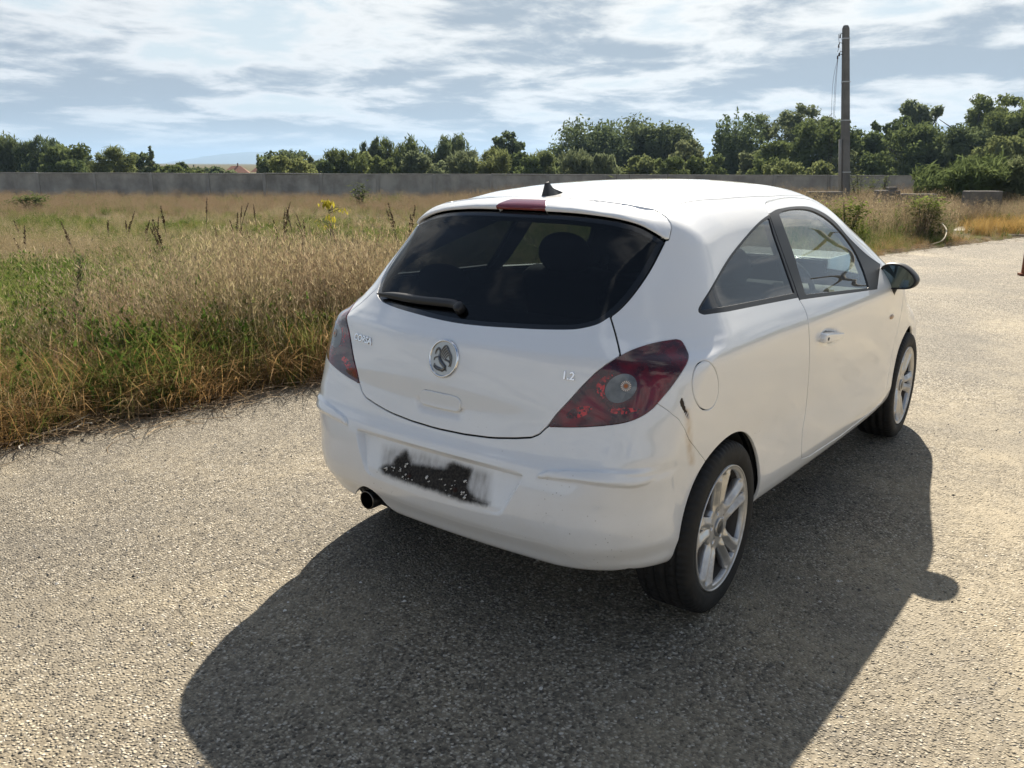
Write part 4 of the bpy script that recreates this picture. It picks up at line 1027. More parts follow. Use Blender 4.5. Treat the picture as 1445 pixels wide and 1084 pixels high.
def pavement_mat():
    m, t, p = principled('worn_aggregate', (.3, .28, .24), .78, spec=.35)
    pos = t.new('ShaderNodeTexCoord').outputs['Object']
    wob = t.vmath('ADD', pos, t.vmath('SCALE', t.noise(pos, 30, 2)[1], scale=.012))
    v1 = t.voro(wob, 100.0); v2 = t.voro(wob, 58.0)
    sep1 = t.new('ShaderNodeSeparateColor'); t.put(sep1.inputs[0], v1.outputs['Color'])
    sep2 = t.new('ShaderNodeSeparateColor'); t.put(sep2.inputs[0], v2.outputs['Color'])
    st1 = t.ramp(sep1.outputs[0], [(0, (.050, .045, .038)), (.25, (.150, .131, .102)), (.55, (.32, .274, .203)), (.82, (.49, .432, .330)), (1, (.72, .66, .56))])
    st2 = t.ramp(sep2.outputs[1], [(0, (.048, .045, .041)), (.3, (.16, .142, .115)), (.6, (.345, .298, .222)), (.9, (.54, .482, .375)), (1, (.74, .68, .59))])
    c = t.mix(t.mapr(v1.outputs['Distance'], .34, .62, 0, .72), st1, (.12, .10, .072))
    big2 = t.math('MULTIPLY', t.math('LESS_THAN', sep2.outputs[0], .38), t.mapr(v2.outputs['Distance'], .36, .44, 1, 0))
    c = t.mix(big2, c, st2)
    # dust lies over it in patches, thickest towards the right
    sep = t.new('ShaderNodeSeparateXYZ'); t.put(sep.inputs[0], pos)
    dn = t.noise(pos, .9, 6, .62, .4)[0]; dn2 = t.noise(pos, 14, 5, .65)[0]
    side = t.mapr(sep.outputs[1], -.7, -2.3, .02, .33)
    dust = t.mapr(t.math('ADD', t.math('ADD', t.math('MULTIPLY', dn, .7), t.math('MULTIPLY', dn2, .35)), side), .48, .84, 0.0, .82, True)
    c = t.mix(dust, c, t.mix(dn2, (.36, .297, .194), (.455, .385, .268)))
    tone_ = t.noise(pos, .38, 5, .62, .8)[0]
    c = t.mix(t.mapr(tone_, .36, .60, .52, 0), c, (.13, .118, .10))
    stain = t.mapr(t.noise(pos, .55, 5, .6, .6)[0], .50, .68, 0, .34)
    c = t.mix(stain, c, (.17, .155, .13))
    ck = t.voro(t.vmath('ADD', pos, t.vmath('SCALE', t.noise(pos, 2.5, 4, .6)[1], scale=.55)), .33, 'DISTANCE_TO_EDGE')
    crack = t.math('MULTIPLY', t.mapr(ck.outputs['Distance'], .001, .006, 1, 0), t.mapr(t.noise(pos, .9, 3)[0], .54, .62))
    c = t.mix(t.math('MULTIPLY', crack, .30), c, (.05, .045, .04))
    t.put(p.inputs['Base Color'], c)
    hgt = t.math('ADD', t.math('MULTIPLY', t.mapr(v1.outputs['Distance'], .0, .55, 1, 0), t.math('SUBTRACT', 1.0, t.math('MULTIPLY', dust, .7))), t.math('MULTIPLY', t.math('MULTIPLY', big2, t.mapr(v2.outputs['Distance'], 0, .42, 1, 0)), 1.5))
    hgt = t.math('SUBTRACT', hgt, t.math('MULTIPLY', crack, .7))
    nb = t.bump(hgt, .008, 1.0); nb = t.bump(t.noise(pos, 5.0, 5, .6)[0], .012, .6, nb)
    t.put(p.inputs['Normal'], nb)
    return m
def soil_mat():
    m, t, p = principled('field_soil', (.12, .10, .06), .95, spec=.1)
    pos = t.new('ShaderNodeTexCoord').outputs['Object']
    n = t.noise(pos, .25, 6, .6)[0]; n2 = t.noise(pos, 6, 5, .65)[0]
    c = t.mix(t.mapr(n, .38, .62), (.19, .145, .08), (.075, .095, .032))
    t.put(p.inputs['Base Color'], t.mix(t.mapr(n2, .35, .7), c, (.07, .055, .035)))
    t.put(p.inputs['Normal'], t.bump(n2, .05, .8))
    return m
R0_ = 9000.0
gv = [(0.0, 0.0, -.012)]; gf = []
radii = [6, 15, 40, 120, 400, 1500, R0_]; ng = 72
for r in radii:
    for k in range(ng): g = 2*math.pi*k/ng; gv.append((r*math.cos(g), r*math.sin(g), -.012))
gf += [(0, 1+k, 1+(k+1) % ng) for k in range(ng)]
for i in range(len(radii)-1): gf += [(1+i*ng+k, 1+(i+1)*ng+k, 1+(i+1)*ng+(k+1) % ng, 1+i*ng+(k+1) % ng) for k in range(ng)]
o = mesh_obj('ground', gv, gf, soil_mat(), smooth=False); o['kind'] = 'structure'
from mathutils.geometry import tessellate_polygon
tri = tessellate_polygon([[Vector((x, y, 0)) for x, y in PAVE]])
o = mesh_obj('pavement', [(x, y, 0.0) for x, y in PAVE], [tuple(t_) for t_ in tri], pavement_mat(), smooth=False); o['kind'] = 'structure'
me = o.data
if me.polygons[0].normal.z < 0: me.flip_normals()
# pale slab strip further on, right
def slab(name, pxs, mat, z=.004):
    P = [ground_at(x, y) for x, y in pxs]
    o = mesh_obj(name, [(p[0], p[1], z) for p in P], [tuple(range(len(P)))], mat, smooth=False); o['kind'] = 'structure'
    if o.data.polygons[0].normal.z < 0: o.data.flip_normals()
m_slab, t_, p_ = principled('pale_concrete', (.46, .43, .37), .9)
t_.put(p_.inputs['Base Color'], t_.mix(t_.mapr(t_.noise(t_.new('ShaderNodeTexCoord').outputs['Object'], 1.5, 6, .65)[0], .35, .65), (.33, .29, .23), (.52, .49, .43)))
slab('concrete_path', [(1345, 325.5), (1400, 327), (1460, 329.5), (1475, 320), (1440, 319), (1352, 320)], m_slab)

# ---- scattered growth: tuft meshes set out over the field by geometry nodes
def leaf_mat(name, cols, trans=.45, rough=.7):
    """cols: list of colours picked per plant; light passes through"""
    m = bpy.data.materials.new(name); m.use_nodes = True; t = NT(m.node_tree); t.n.clear()
    oi = t.new('ShaderNodeObjectInfo')
    n = len(cols); rp = t.ramp(oi.outputs['Random'], [(i/(n-1) if n > 1 else 0, c) for i, c in enumerate(cols)])
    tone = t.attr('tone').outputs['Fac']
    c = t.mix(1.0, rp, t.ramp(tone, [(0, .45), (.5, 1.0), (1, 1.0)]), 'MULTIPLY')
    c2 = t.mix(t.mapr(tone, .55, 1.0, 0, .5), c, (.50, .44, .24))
    d = t.new('ShaderNodeBsdfDiffuse'); t.put(d.inputs[0], c2)
    tr = t.new('ShaderNodeBsdfTranslucent'); t.put(tr.inputs[0], c2)
    mx = t.new('ShaderNodeMixShader'); mx.inputs[0].default_value = trans; t.l.new(d.outputs[0], mx.inputs[1]); t.l.new(tr.outputs[0], mx.inputs[2])
    o = t.new('ShaderNodeOutputMaterial'); t.l.new(mx.outputs[0], o.inputs[0])
    return m
def blade(V, F, T, base, h, lean, ang, w, seg=3, tone=.5, droop=.5):
    d = np.array([math.cos(ang), math.sin(ang), 0]); s = np.array([-d[1], d[0], 0]); b = len(V)
    for i in range(seg+1):
        u = i/seg; z = h*(u-droop*lean*u*u*.35); r = lean*h*u**1.7
        c = np.array(base)+d*r+np.array([0, 0, z]); ww = w*(1-u)**.7 if i < seg else 0
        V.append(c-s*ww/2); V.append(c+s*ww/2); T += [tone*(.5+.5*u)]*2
    for i in range(seg): F.append((b+2*i, b+2*i+1, b+2*i+3, b+2*i+2))
    return c
def tuft(kind, seed):
    r = random.Random(seed); V, F, T = [], [], []
    def pos(R): a = r.uniform(0, 6.283); q = R*math.sqrt(r.random()); return (q*math.cos(a), q*math.sin(a), 0)
    if kind == 'green':
        for _ in range(58): blade(V, F, T, pos(.17), r.uniform(.18, .50), r.uniform(.15, 1.0), r.uniform(0, 6.283), r.uniform(.004, .008), 3, r.uniform(.3, .62))
    if kind == 'straw':
        for _ in range(62): blade(V, F, T, pos(.20), r.uniform(.12, .40), r.uniform(.4, 1.7), r.uniform(0, 6.283), r.uniform(.003, .006), 3, r.uniform(.3, .75), .9)
    if kind == 'seed':                       # tall dry stems with loose seed heads
        for _ in range(26):
            h = r.uniform(.42, .85); a = r.uniform(0, 6.283); tip = blade(V, F, T, pos(.20), h, r.uniform(.1, .55), a, .0035, 4, r.uniform(.4, .7), .6)
            for k in range(r.randint(7, 13)):
                q = tip-np.array([0, 0, r.uniform(0, .24)])+np.array([r.gauss(0, .028), r.gauss(0, .028), 0])
                blade(V, F, T, q, r.uniform(.02, .05), r.uniform(.3, 1.4), r.uniform(0, 6.283), r.uniform(.004, .008), 1, r.uniform(.5, .85))
        for _ in range(22): blade(V, F, T, pos(.18), r.uniform(.15, .40), r.uniform(.2, 1.0), r.uniform(0, 6.283), .005, 3, r.uniform(.3, .6))
    if kind == 'weed':                       # leafy broad weeds
        for _ in range(9):
            h = r.uniform(.2, .5); a = r.uniform(0, 6.283); b0 = pos(.15); ln = r.uniform(.05, .4)
            blade(V, F, T, b0, h, ln, a, .006, 3, .35)
            for k in range(14):
                u = r.uniform(.25, 1); c = np.array(b0)+np.array([math.cos(a)*ln*h*u**1.7, math.sin(a)*ln*h*u**1.7, h*u*(1-.2*ln*u)])
                blade(V, F, T, c, r.uniform(.03, .075), r.uniform(.6, 1.6), r.uniform(0, 6.283), r.uniform(.014, .026), 2, r.uniform(.3, .6))
    V = np.array(V); me = bpy.data.meshes.new(kind+'_tuft'); me.from_pydata(V.tolist(), [], F)
    at_ = me.attributes.new('tone', 'FLOAT', 'POINT'); at_.data.foreach_set('value', np.array(T, np.float32))
    return me
def scatter(name, me, mat, P, rotz, sc, tilt=None):
    me.materials.clear(); me.materials.append(mat)
    proto = bpy.data.objects.new(name+'_plant', me)
    pm = bpy.data.meshes.new(name); pm.from_pydata([tuple(p) for p in P], [], [])
    a = pm.attributes.new('rot', 'FLOAT_VECTOR', 'POINT'); rr_ = np.zeros((len(P), 3), np.float32); rr_[:, 2] = rotz
    if tilt is not None: rr_[:, :2] = tilt
    a.data.foreach_set('vector', rr_.ravel())
    a = pm.attributes.new('scl', 'FLOAT', 'POINT'); a.data.foreach_set('value', np.asarray(sc, np.float32))
    o = bpy.data.objects.new(name, pm); COL.objects.link(o); o['kind'] = 'stuff'
    ng_ = bpy.data.node_groups.new(name, 'GeometryNodeTree')
    ng_.interface.new_socket('Geometry', in_out='INPUT', socket_type='NodeSocketGeometry'); ng_.interface.new_socket('Geometry', in_out='OUTPUT', socket_type='NodeSocketGeometry')
    N = ng_.nodes; gi = N.new('NodeGroupInput'); go = N.new('NodeGroupOutput'); ip = N.new('GeometryNodeInstanceOnPoints'); ob = N.new('GeometryNodeObjectInfo')
    ob.inputs['Object'].default_value = proto
    ar = N.new('GeometryNodeInputNamedAttribute'); ar.data_type = 'FLOAT_VECTOR'; ar.inputs['Name'].default_value = 'rot'
    asx = N.new('GeometryNodeInputNamedAttribute'); asx.data_type = 'FLOAT'; asx.inputs['Name'].default_value = 'scl'
    L = ng_.links; L.new(gi.outputs[0], ip.inputs['Points']); L.new(ob.outputs['Geometry'], ip.inputs['Instance'])
    L.new(ar.outputs[0], ip.inputs['Rotation']); L.new(asx.outputs[0], ip.inputs['Scale']); L.new(ip.outputs[0], go.inputs[0])
    o.modifiers.new('scatter', 'NODES').node_group = ng_
    return o
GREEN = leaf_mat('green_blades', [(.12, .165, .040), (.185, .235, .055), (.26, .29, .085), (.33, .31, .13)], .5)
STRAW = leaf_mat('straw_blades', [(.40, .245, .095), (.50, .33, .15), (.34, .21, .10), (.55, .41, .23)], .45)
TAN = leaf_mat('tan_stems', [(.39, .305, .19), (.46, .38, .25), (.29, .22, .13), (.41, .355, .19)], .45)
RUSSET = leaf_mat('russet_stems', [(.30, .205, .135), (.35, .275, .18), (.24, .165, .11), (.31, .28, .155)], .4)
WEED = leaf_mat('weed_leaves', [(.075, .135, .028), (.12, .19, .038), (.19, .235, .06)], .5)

vgx, vgy = VG[:, 0], VG[:, 1]
def in_field(P):
    return P[:, 1] > np.interp(P[:, 0], vgx, vgy)
def edge_dist(P):
    d = np.full(len(P), 9e9)
    for q in VG[::2]: d = np.minimum(d, np.hypot(P[:, 0]-q[0], P[:, 1]-q[1]))
    return d
def depth_of(P): return (P[:, 0]-CAM[0])*cFh[0]+(P[:, 1]-CAM[1])*cFh[1]
rg = np.random.default_rng(21)
def sample(n, D0, D1, pw=1.0):
    D = D0+(D1-D0)*rg.random(n)**pw
    x = rg.uniform(-260, 1700, n); half = (x-W0/2)/FPX
    rt = np.array([cFh[1], -cFh[0]])
    P = CAM[:2]+D[:, None]*cFh[:2]+(D*half)[:, None]*rt
    k = in_field(P); return P[k], D[k]
def noise2(P, s, o=0.0):
    return np.array([mnoise.noise(Vector((p[0]*s+o, p[1]*s-o, o))) for p in P])*.5+.5
cand = [sample(15000, 3.4, 11, .8), sample(19000, 10, 22, .8), sample(22000, 21, 37.5, .9)]
GP = np.concatenate([c[0] for c in cand]); GD = np.concatenate([c[1] for c in cand])
ed = edge_dist(GP); n1 = noise2(GP, .45, 3.1); n2 = noise2(GP, .16, 9.7); GDr = GD; GD = GD*(1+.55*(n2-.5)+.25*(n1-.5)); u = rg.random(len(GP))
greenp = np.interp(GD, [4, 5.5, 7, 9.5, 11.5, 13.5, 15.5, 22, 26, 38], [.40, .75, .95, .92, .55, .45, .92, .86, .24, .12])
n3 = noise2(GP, .85, 5.5); greenp = np.clip(greenp+(n3-.5)*.7+.22*np.exp(-((GD-8)/2.6)**2)+(n1-.5)*1.5+(n2-.5)*.7, .03, .95)
strawp = np.clip(np.interp(ed, [0, .5, 1.2, 2.2, 4], [.95, .75, .36, .14, .04]), 0, 1)
gpx = to_px(np.concatenate([GP, np.zeros((len(GP), 1))], 1)); strip_ = (gpx[:, 0] > 1338) & (gpx[:, 1] > 315.5) & (gpx[:, 1] < 336)
keep = ~((ed < .10) & (rg.random(len(GP)) < .6)); keep &= ~(strip_ & (rg.random(len(GP)) < .9)); keep &= ~((n3 < .30) & (rg.random(len(GP)) < .55))

kind = np.where(u < strawp*(1-.55*greenp), 0, np.where(rg.random(len(GP)) < greenp, np.where(rg.random(len(GP)) < .3, 3, 1), 2))
far = GD > 24
kind = np.where(far & (kind == 2), 4, kind)
keep &= ~((kind == 2) & (GD < 11.5) & (rg.random(len(GP)) < np.interp(GD, [8, 12.5], [.62, .10])))
hs = np.interp(ed, [0, .25, .8, 1.6, 3], [.45, .65, .85, 1.0, 1.05])*rg.uniform(.7, 1.25, len(GP))*(.40+.7*n1+.55*n3)*np.where((kind == 2) & (GDr < 13), .80, 1.0)*(1+.35*np.exp(-((GP[:, 0]-1.8)/2.2)**2-((GP[:, 1]-4.3)/1.5)**2))*np.interp(GD, [5, 7.5, 9.5, 12, 16, 22, 38], [1.10, .85, .72, .56, .36, .36, .50])*np.interp(GP[:, 0]+GP[:, 1]*-.9, [3.5, 9], [1.0, 1.55])
spec = [('straw_grass', 'straw', STRAW, 3), ('green_grass', 'green', GREEN, 3), ('dry_grass', 'seed', TAN, 3), ('leafy_weeds', 'weed', WEED, 3), ('russet_grass', 'seed', RUSSET, 2)]
for ki, (nm, tk, mt, nvar) in enumerate(spec):
    ids = np.where((kind == ki) & keep)[0]
    for v in range(nvar):
        sel = ids[v::nvar]
        if not len(sel): continue
        P3 = np.concatenate([GP[sel], np.full((len(sel), 1), -.010)], 1)
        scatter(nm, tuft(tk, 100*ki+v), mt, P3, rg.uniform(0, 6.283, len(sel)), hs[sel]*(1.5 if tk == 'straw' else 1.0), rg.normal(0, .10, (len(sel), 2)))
# litter of dead stems along the edge of the pavement
b = MB(); rr = random.Random(8)
b_pts = []
T_ = []
Vd, Fd = [], []
for _ in range(3000):
    i = rr.randrange(20, len(VG)-60); q = VG[i]+nv[i]*(rr.gauss(.10, .17) if rr.random() < .85 else rr.gauss(-.15, .15)); a = math.atan2(VG[i+1][1]-VG[i][1], VG[i+1][0]-VG[i][0])+rr.gauss(0, 1.0)
    L_ = rr.uniform(.05, .32); z = rr.uniform(.004, .05); k = len(Vd); w = rr.uniform(.0012, .003); bend = rr.gauss(0, .3)
    for j in range(4):
        t = j/3-.5; aa = a+bend*t; c = np.array([q[0]+L_*t*math.cos(aa), q[1]+L_*t*math.sin(aa), z+rr.uniform(-.01, .02)*1.0])
        c[2] = max(c[2], .003); s_ = np.array([-math.sin(aa), math.cos(aa), 0])*w
        Vd += [c-s_, c+s_+np.array([0, 0, w])]; T_ += [rr.uniform(.2, .9)]*2
    Fd += [(k+2*j, k+2*j+1, k+2*j+3, k+2*j+2) for j in range(3)]
mo_, t_, p_ = principled('dead_stem', (.24, .17, .10), .9)
t_.put(p_.inputs['Base Color'], t_.ramp(t_.attr('tone').outputs['Fac'], [(0, (.03, .022, .014)), (.5, (.11, .072, .038)), (.85, (.30, .22, .13)), (1, (.55, .49, .38))]))
o = mesh_obj('dead_stems', Vd, Fd, mo_, attrs=dict(tone=T_), smooth=False); o['kind'] = 'stuff'
# loose grit on the pavement
Vd, Fd, T_ = [], [], []
for _ in range(2600):
    if rr.random() < .5: x, y = rr.uniform(-2.4, 3.5), rr.uniform(-3.2, 3.0)
    else: x, y = rr.uniform(-2.3, .6), rr.uniform(-2.2, 2.4)
    s_ = rr.choice([.0025, .003, .004, .005, .007]) * rr.uniform(.7, 1.3); k = len(Vd); tn = rr.random()
    for a in range(5): g = a*1.2566+rr.uniform(-.3, .3); Vd.append((x+s_*math.cos(g)*rr.uniform(.7, 1.3), y+s_*math.sin(g)*rr.uniform(.7, 1.3), .0))
    Vd.append((x, y, s_*rr.uniform(.6, 1.0))); Fd += [(k+a, k+(a+1) % 5, k+5) for a in range(5)]; T_ += [tn]*6
mg_, t_, p_ = principled('grit', (.3, .3, .3), .85)
t_.put(p_.inputs['Base Color'], t_.ramp(t_.attr('tone').outputs['Fac'], [(0, (.05, .045, .04)), (.4, (.22, .20, .17)), (.8, (.45, .41, .35)), (1, (.65, .62, .57))]))
o = mesh_obj('grit', Vd, Fd, mg_, attrs=dict(tone=T_), smooth=False); o['kind'] = 'stuff'

gq = np.random.default_rng(77)
P2 = np.stack([gq.normal(2.3, .85, 300), gq.normal(4.1, .6, 300)], 1); P2 = P2[(P2[:, 1] > np.interp(P2[:, 0], vgx, vgy)+.25)]
for v in range(2):
    Q = P2[v::2]; scatter('tall_brown_weeds', tuft('seed', 940+v), TAN if v else RUSSET, np.concatenate([Q, np.full((len(Q), 1), -.01)], 1), gq.uniform(0, 6.28, len(Q)), gq.uniform(.85, 1.35, len(Q)), gq.normal(0, .12, (len(Q), 2)))
HAZE = 2.2e-4

# ---- the concrete wall across the far side of the field
WD = 38.0
def stained_concrete(name, a, b_, sc=1.0):
    m, t, p = principled(name, a, .92, spec=.2)
    pos = t.new('ShaderNodeTexCoord').outputs['Object']; oi = t.new('ShaderNodeObjectInfo').outputs['Random']
    sh = t.vmath('ADD', pos, t.vmath('SCALE', (7.0, 3.0, 5.0), scale=oi))
    n = t.noise(sh, 1.6*sc, 7, .65)[0]
    mp = t.new('ShaderNodeMapping'); t.put(mp.inputs[0], sh); mp.inputs['Scale'].default_value = (2.2*sc, 2.2*sc, .5*sc)
    st = t.noise(mp.outputs[0], 1.0, 5, .6)[0]
    c = t.mix(t.mapr(n, .35, .66), a, b_)
    c = t.mix(t.mapr(st, .50, .72, 0, .42), c, tuple(x*.55 for x in a))
    c = t.mix(t.math('MULTIPLY', oi, .25), c, tuple(x*.7 for x in b_))
    t.put(p.inputs['Base Color'], c); t.put(p.inputs['Normal'], t.bump(t.noise(sh, 30, 5, .7)[0], .01, .5))
    return m
WALLM = stained_concrete('weathered_concrete', (.26, .245, .22), (.50, .475, .42), .8)
POSTM = stained_concrete('post_concrete', (.31, .295, .27), (.42, .40, .36), .8)
wl = at(-110, WD); wr = at(1335, WD); wd_ = wr-wl; wlen = np.linalg.norm(wd_); wd_ /= wlen; wang = math.atan2(wd_[1], wd_[0])
ztop = .5*(z_of(0, 247.5, WD)+z_of(1280, 243.5, WD))
wall = empty('concrete_wall', tuple(wl), 'long low grey wall of weathered concrete panels across the far edge of the field', 'wall'); wall.rotation_euler = (0, 0, wang)
npan = int(round(wlen/2.5)); pw_ = wlen/npan
b = MB(); b.box((0, 0, 0), (pw_-.10, .10, 1.0)); P_ = b.obj('panel', WALLM, wall, bevel=.01, smooth=False)
b = MB(); b.box((0, 0, 0), (.15, .15, 1.0)); Q_ = b.obj('post', POSTM, wall, bevel=.015, smooth=False)
b = MB(); b.box((0, 0, 0), (pw_-.005, .13, .05)); C_ = b.obj('coping', POSTM, wall, bevel=.008, smooth=False)
first = True
for i in range(npan+1):
    jz = rr.gauss(0, .012)
    q = Q_ if first else Q_.copy()
    q.location = (i*pw_, -.01, (ztop-.03)/2); q.scale = (1, 1, ztop-.03+jz)
    if not first: COL.objects.link(q)
    if i < npan:
        p1 = P_ if first else P_.copy(); c1 = C_ if first else C_.copy()
        p1.location = (i*pw_+pw_/2, rr.gauss(0, .008), (ztop-.05)/2); p1.scale = (1, 1, ztop-.05); p1.rotation_euler = (rr.gauss(0, .012), 0, 0)
        c1.location = (i*pw_+pw_/2, rr.gauss(0, .006), ztop-.025+rr.gauss(0, .006)); c1.rotation_euler = (0, rr.gauss(0, .003), 0)
        if not first: COL.objects.link(p1); COL.objects.link(c1)
    first = False

# ---- trees and shrubs
def crown_mat(name, c0, c1, trans=.45):
    m = bpy.data.materials.new(name); m.use_nodes = True; t = NT(m.node_tree); t.n.clear()
    tone = t.attr('tone').outputs['Fac']; oi = t.new('ShaderNodeObjectInfo').outputs['Random']
    c = t.mix(tone, c0, c1); c = t.mix(t.math('MULTIPLY', oi, .35), c, (c1[0]*1.15, c1[1]*1.0, c1[2]*.8))
    d = t.new('ShaderNodeBsdfDiffuse'); t.put(d.inputs[0], c); tr = t.new('ShaderNodeBsdfTranslucent'); t.put(tr.inputs[0], c)
    mx = t.new('ShaderNodeMixShader'); mx.inputs[0].default_value = trans; t.l.new(d.outputs[0], mx.inputs[1]); t.l.new(tr.outputs[0], mx.inputs[2])
    o = t.new('ShaderNodeOutputMaterial'); t.l.new(mx.outputs[0], o.inputs[0]); return m
CM = dict(dark=crown_mat('dark_leaves', (.066, .096, .046), (.140, .175, .082)), mid=crown_mat('mid_leaves', (.078, .110, .042), (.148, .184, .072)),  # dark to grey crowns lightened: haze over far trees put into the colour
          light=crown_mat('light_leaves', (.105, .138, .052), (.195, .225, .098), .5), grey=crown_mat('grey_leaves', (.102, .130, .066), (.195, .226, .122), .5), yellow=crown_mat('yellow_leaves', (.34, .30, .03), (.48, .43, .06), .45), fresh=crown_mat('fresh_leaves', (.15, .25, .04), (.34, .40, .07), .55),
          weedy=crown_mat('shrub_leaves', (.10, .155, .035), (.22, .265, .065), .5), brown=crown_mat('brown_seed', (.035, .022, .016), (.075, .048, .032), .15))
BARK = principled('bark', (.075, .062, .050), .95)[0]
def leaves(r, clumps, n, size, droop=0.0, aspect=1.0, up=0.0):
    """leaf faces spread through clumps (centre, radii); returns verts, faces, tone"""
    g = np.random.default_rng(r.randrange(1 << 30))
    C = np.array([c[0] for c in clumps]); R = np.array([c[1] for c in clumps])
    w = (R[:, 0]*R[:, 1]*R[:, 2])**.67; k = g.choice(len(C), n, p=w/w.sum())
    d = g.normal(size=(n, 3)); d /= np.linalg.norm(d, axis=1, keepdims=True); rad = g.random(n)**.42*g.uniform(.75, 1.12, n)
    P = C[k]+d*R[k]*rad[:, None]
    P[:, 2] -= droop*np.maximum(rad-.4, 0)*R[k, 2]*g.random(n)
    nrm = d+g.normal(0, .75, (n, 3)); nrm[:, 2] += up; nrm /= np.linalg.norm(nrm, axis=1, keepdims=True)
    a = np.cross(nrm, g.normal(size=(n, 3))); a /= np.linalg.norm(a, axis=1, keepdims=True); b2 = np.cross(nrm, a)
    if droop: a = a*(1-.5*min(droop, 1)); a[:, 2] -= .6*droop; a /= np.linalg.norm(a, axis=1, keepdims=True)
    s = size*g.uniform(.55, 1.35, n)[:, None]; a = a*s*aspect; b2 = b2*s/aspect
    V = np.stack([P-a, P-b2*.55+a*.1, P+a, P+b2*.55+a*.1], 1).reshape(-1, 3); F = np.arange(4*n).reshape(n, 4)
    tk = g.random(len(C)); tone = np.clip(.25+.40*tk[k]+.25*g.random(n), 0, 1)
    return V, F, np.repeat(tone, 4)
def limb_paths(r, h, spread, n):
    out = []
    for i in range(n):
        a = r.uniform(0, 6.283); z0 = h*r.uniform(.18, .5); z1 = h*r.uniform(.55, .95); q = spread*r.uniform(.35, .85)
        out.append([(0, 0, z0), (q*.4*math.cos(a), q*.4*math.sin(a), z0+(z1-z0)*.5), (q*math.cos(a), q*math.sin(a), z1)])
    return out
def tree(name, x, ytop, wpx, D, kind, mat, label, n=2600, cat='tree', group='trees beyond the wall', trunkless=False, ybase=None, leaf=None, seed=None):
    r = random.Random(int(x*7+wpx*13+D) if seed is None else seed)
    base = at(x, D); h = z_of(x, ytop, D); w = wpx*D/FPX/2*1.16
    clumps = []; droop = 0; asp = 1.0; lf = leaf or D*2.5/FPX; lo = .10
    if kind == 'round':
        for _ in range(34):
            a = r.uniform(0, 6.283); u = r.random()**.5; z = r.uniform(.10, .88); prof = max(.0, 1-abs((z-.42)/.58)**2.4)**.5; q = w*prof*u*.82
            s = w*r.uniform(.20, .36); clumps.append(((q*math.cos(a), q*math.sin(a), h*z), (s, s, s*.85)))
        clumps.append(((0, 0, h*.46), (w*.68, w*.68, h*.38)))
    elif kind == 'willow':
        droop = .9; asp = 1.5
        for _ in range(40):
            a = r.uniform(0, 6.283); u = r.random()**.5; z = r.uniform(.08, .90); prof = (max(0, 1-((z-.40)/.60)**2))**.45; q = w*prof*u*.86
            s = w*r.uniform(.16, .30); clumps.append(((q*math.cos(a), q*math.sin(a), h*z), (s, s, s*1.2)))
        clumps.append(((0, 0, h*.42), (w*.66, w*.66, h*.38)))
    elif kind == 'airy':
        heads = [(r.uniform(0, 6.283), r.random()**.5*.62, r.uniform(.55, .86), r.uniform(.26, .40)) for _ in range(7)]
        for a0, u0, z0, s0 in heads:
            cx_, cy_ = w*u0*math.cos(a0), w*u0*math.sin(a0)
            for _ in range(9):
                a = r.uniform(0, 6.283); q = w*s0*r.random()**.5; s = w*r.uniform(.09, .17); clumps.append(((cx_+q*math.cos(a), cy_+q*math.sin(a), h*z0+r.uniform(-.9, .9)*w*s0*.6), (s, s, s*.8)))
        for _ in range(22):
            a = r.uniform(0, 6.283); q = w*.8*r.random()**.5; s = w*r.uniform(.14, .24); clumps.append(((q*math.cos(a), q*math.sin(a), h*r.uniform(.10, .55)), (s, s, s)))
    elif kind == 'spire':
        tips = [(r.uniform(-.85, .85)*w, r.uniform(-.6, .6)*w, r.uniform(.72, .95)) for _ in range(12)]+[(0, 0, .97)]
        for tx, ty, tz in tips:
            for j in range(7):
                t = j/6; z = h*(.12+(tz-.12)*t); s = w*(.46-.36*t)*r.uniform(.8, 1.15); clumps.append(((tx*(.55+.45*t)+r.gauss(0, .04)*w, ty, z), (s, s, s*1.35)))
    elif kind == 'conifer':
        for j in range(16):
            t = j/15; z = h*(.10+.86*t); q = w*(1-t)*.9
            for _ in range(max(2, int(7*(1-t)))): a = r.uniform(0, 6.283); clumps.append(((q*.62*math.cos(a), q*.62*math.sin(a), z), (q*.45+.05*w, q*.45+.05*w, h*.028)))
        clumps.append(((0, 0, h*.97), (w*.07, w*.07, h*.03)))
    else:       # bush: from the ground up
        for _ in range(26):
            a = r.uniform(0, 6.283); u = r.random()**.5; z = r.uniform(.08, .86); prof = math.sqrt(max(.03, 1-(z/1.0)**2)); q = w*prof*u*.88
            s = w*r.uniform(.16, .32); clumps.append(((q*math.cos(a), q*math.sin(a), h*z), (s, s, min(s*.9, h*.2))))
        clumps.append(((0, 0, h*.40), (w*.6, w*.6, h*.36)))
        if kind == 'spray': asp = 2.0; droop = -.9
    V, F, T = leaves(r, clumps, n, lf, droop, asp)
    mz = h/np.percentile(V[:, 2], 99.6); V[:, 2] *= mz; k = V[:, 2] < .02; V[k, 2] = .02
    t = empty(name, tuple(base), label, cat, group); t.rotation_euler = (0, 0, r.uniform(-.3, .3))
    mesh_obj('crown', V, F, CM[mat], t, smooth=False, attrs=dict(tone=T))
    b = MB(); rt = max(.035*h, .03) if not trunkless else .02*h
    b.tube([(0, 0, -.05), (.01*h, 0, h*.25), (-.01*h, .01*h, h*.55), (0, 0, h*.8)], [rt, rt*.8, rt*.5, rt*.15], 7)
    for P in limb_paths(r, h, w, 7 if kind in ('airy', 'round', 'willow') else 4): b.tube(P, [rt*.45, rt*.3, rt*.1], 5)
    b.obj('trunk', BARK, t); return t
G1 = 'trees beyond the wall'
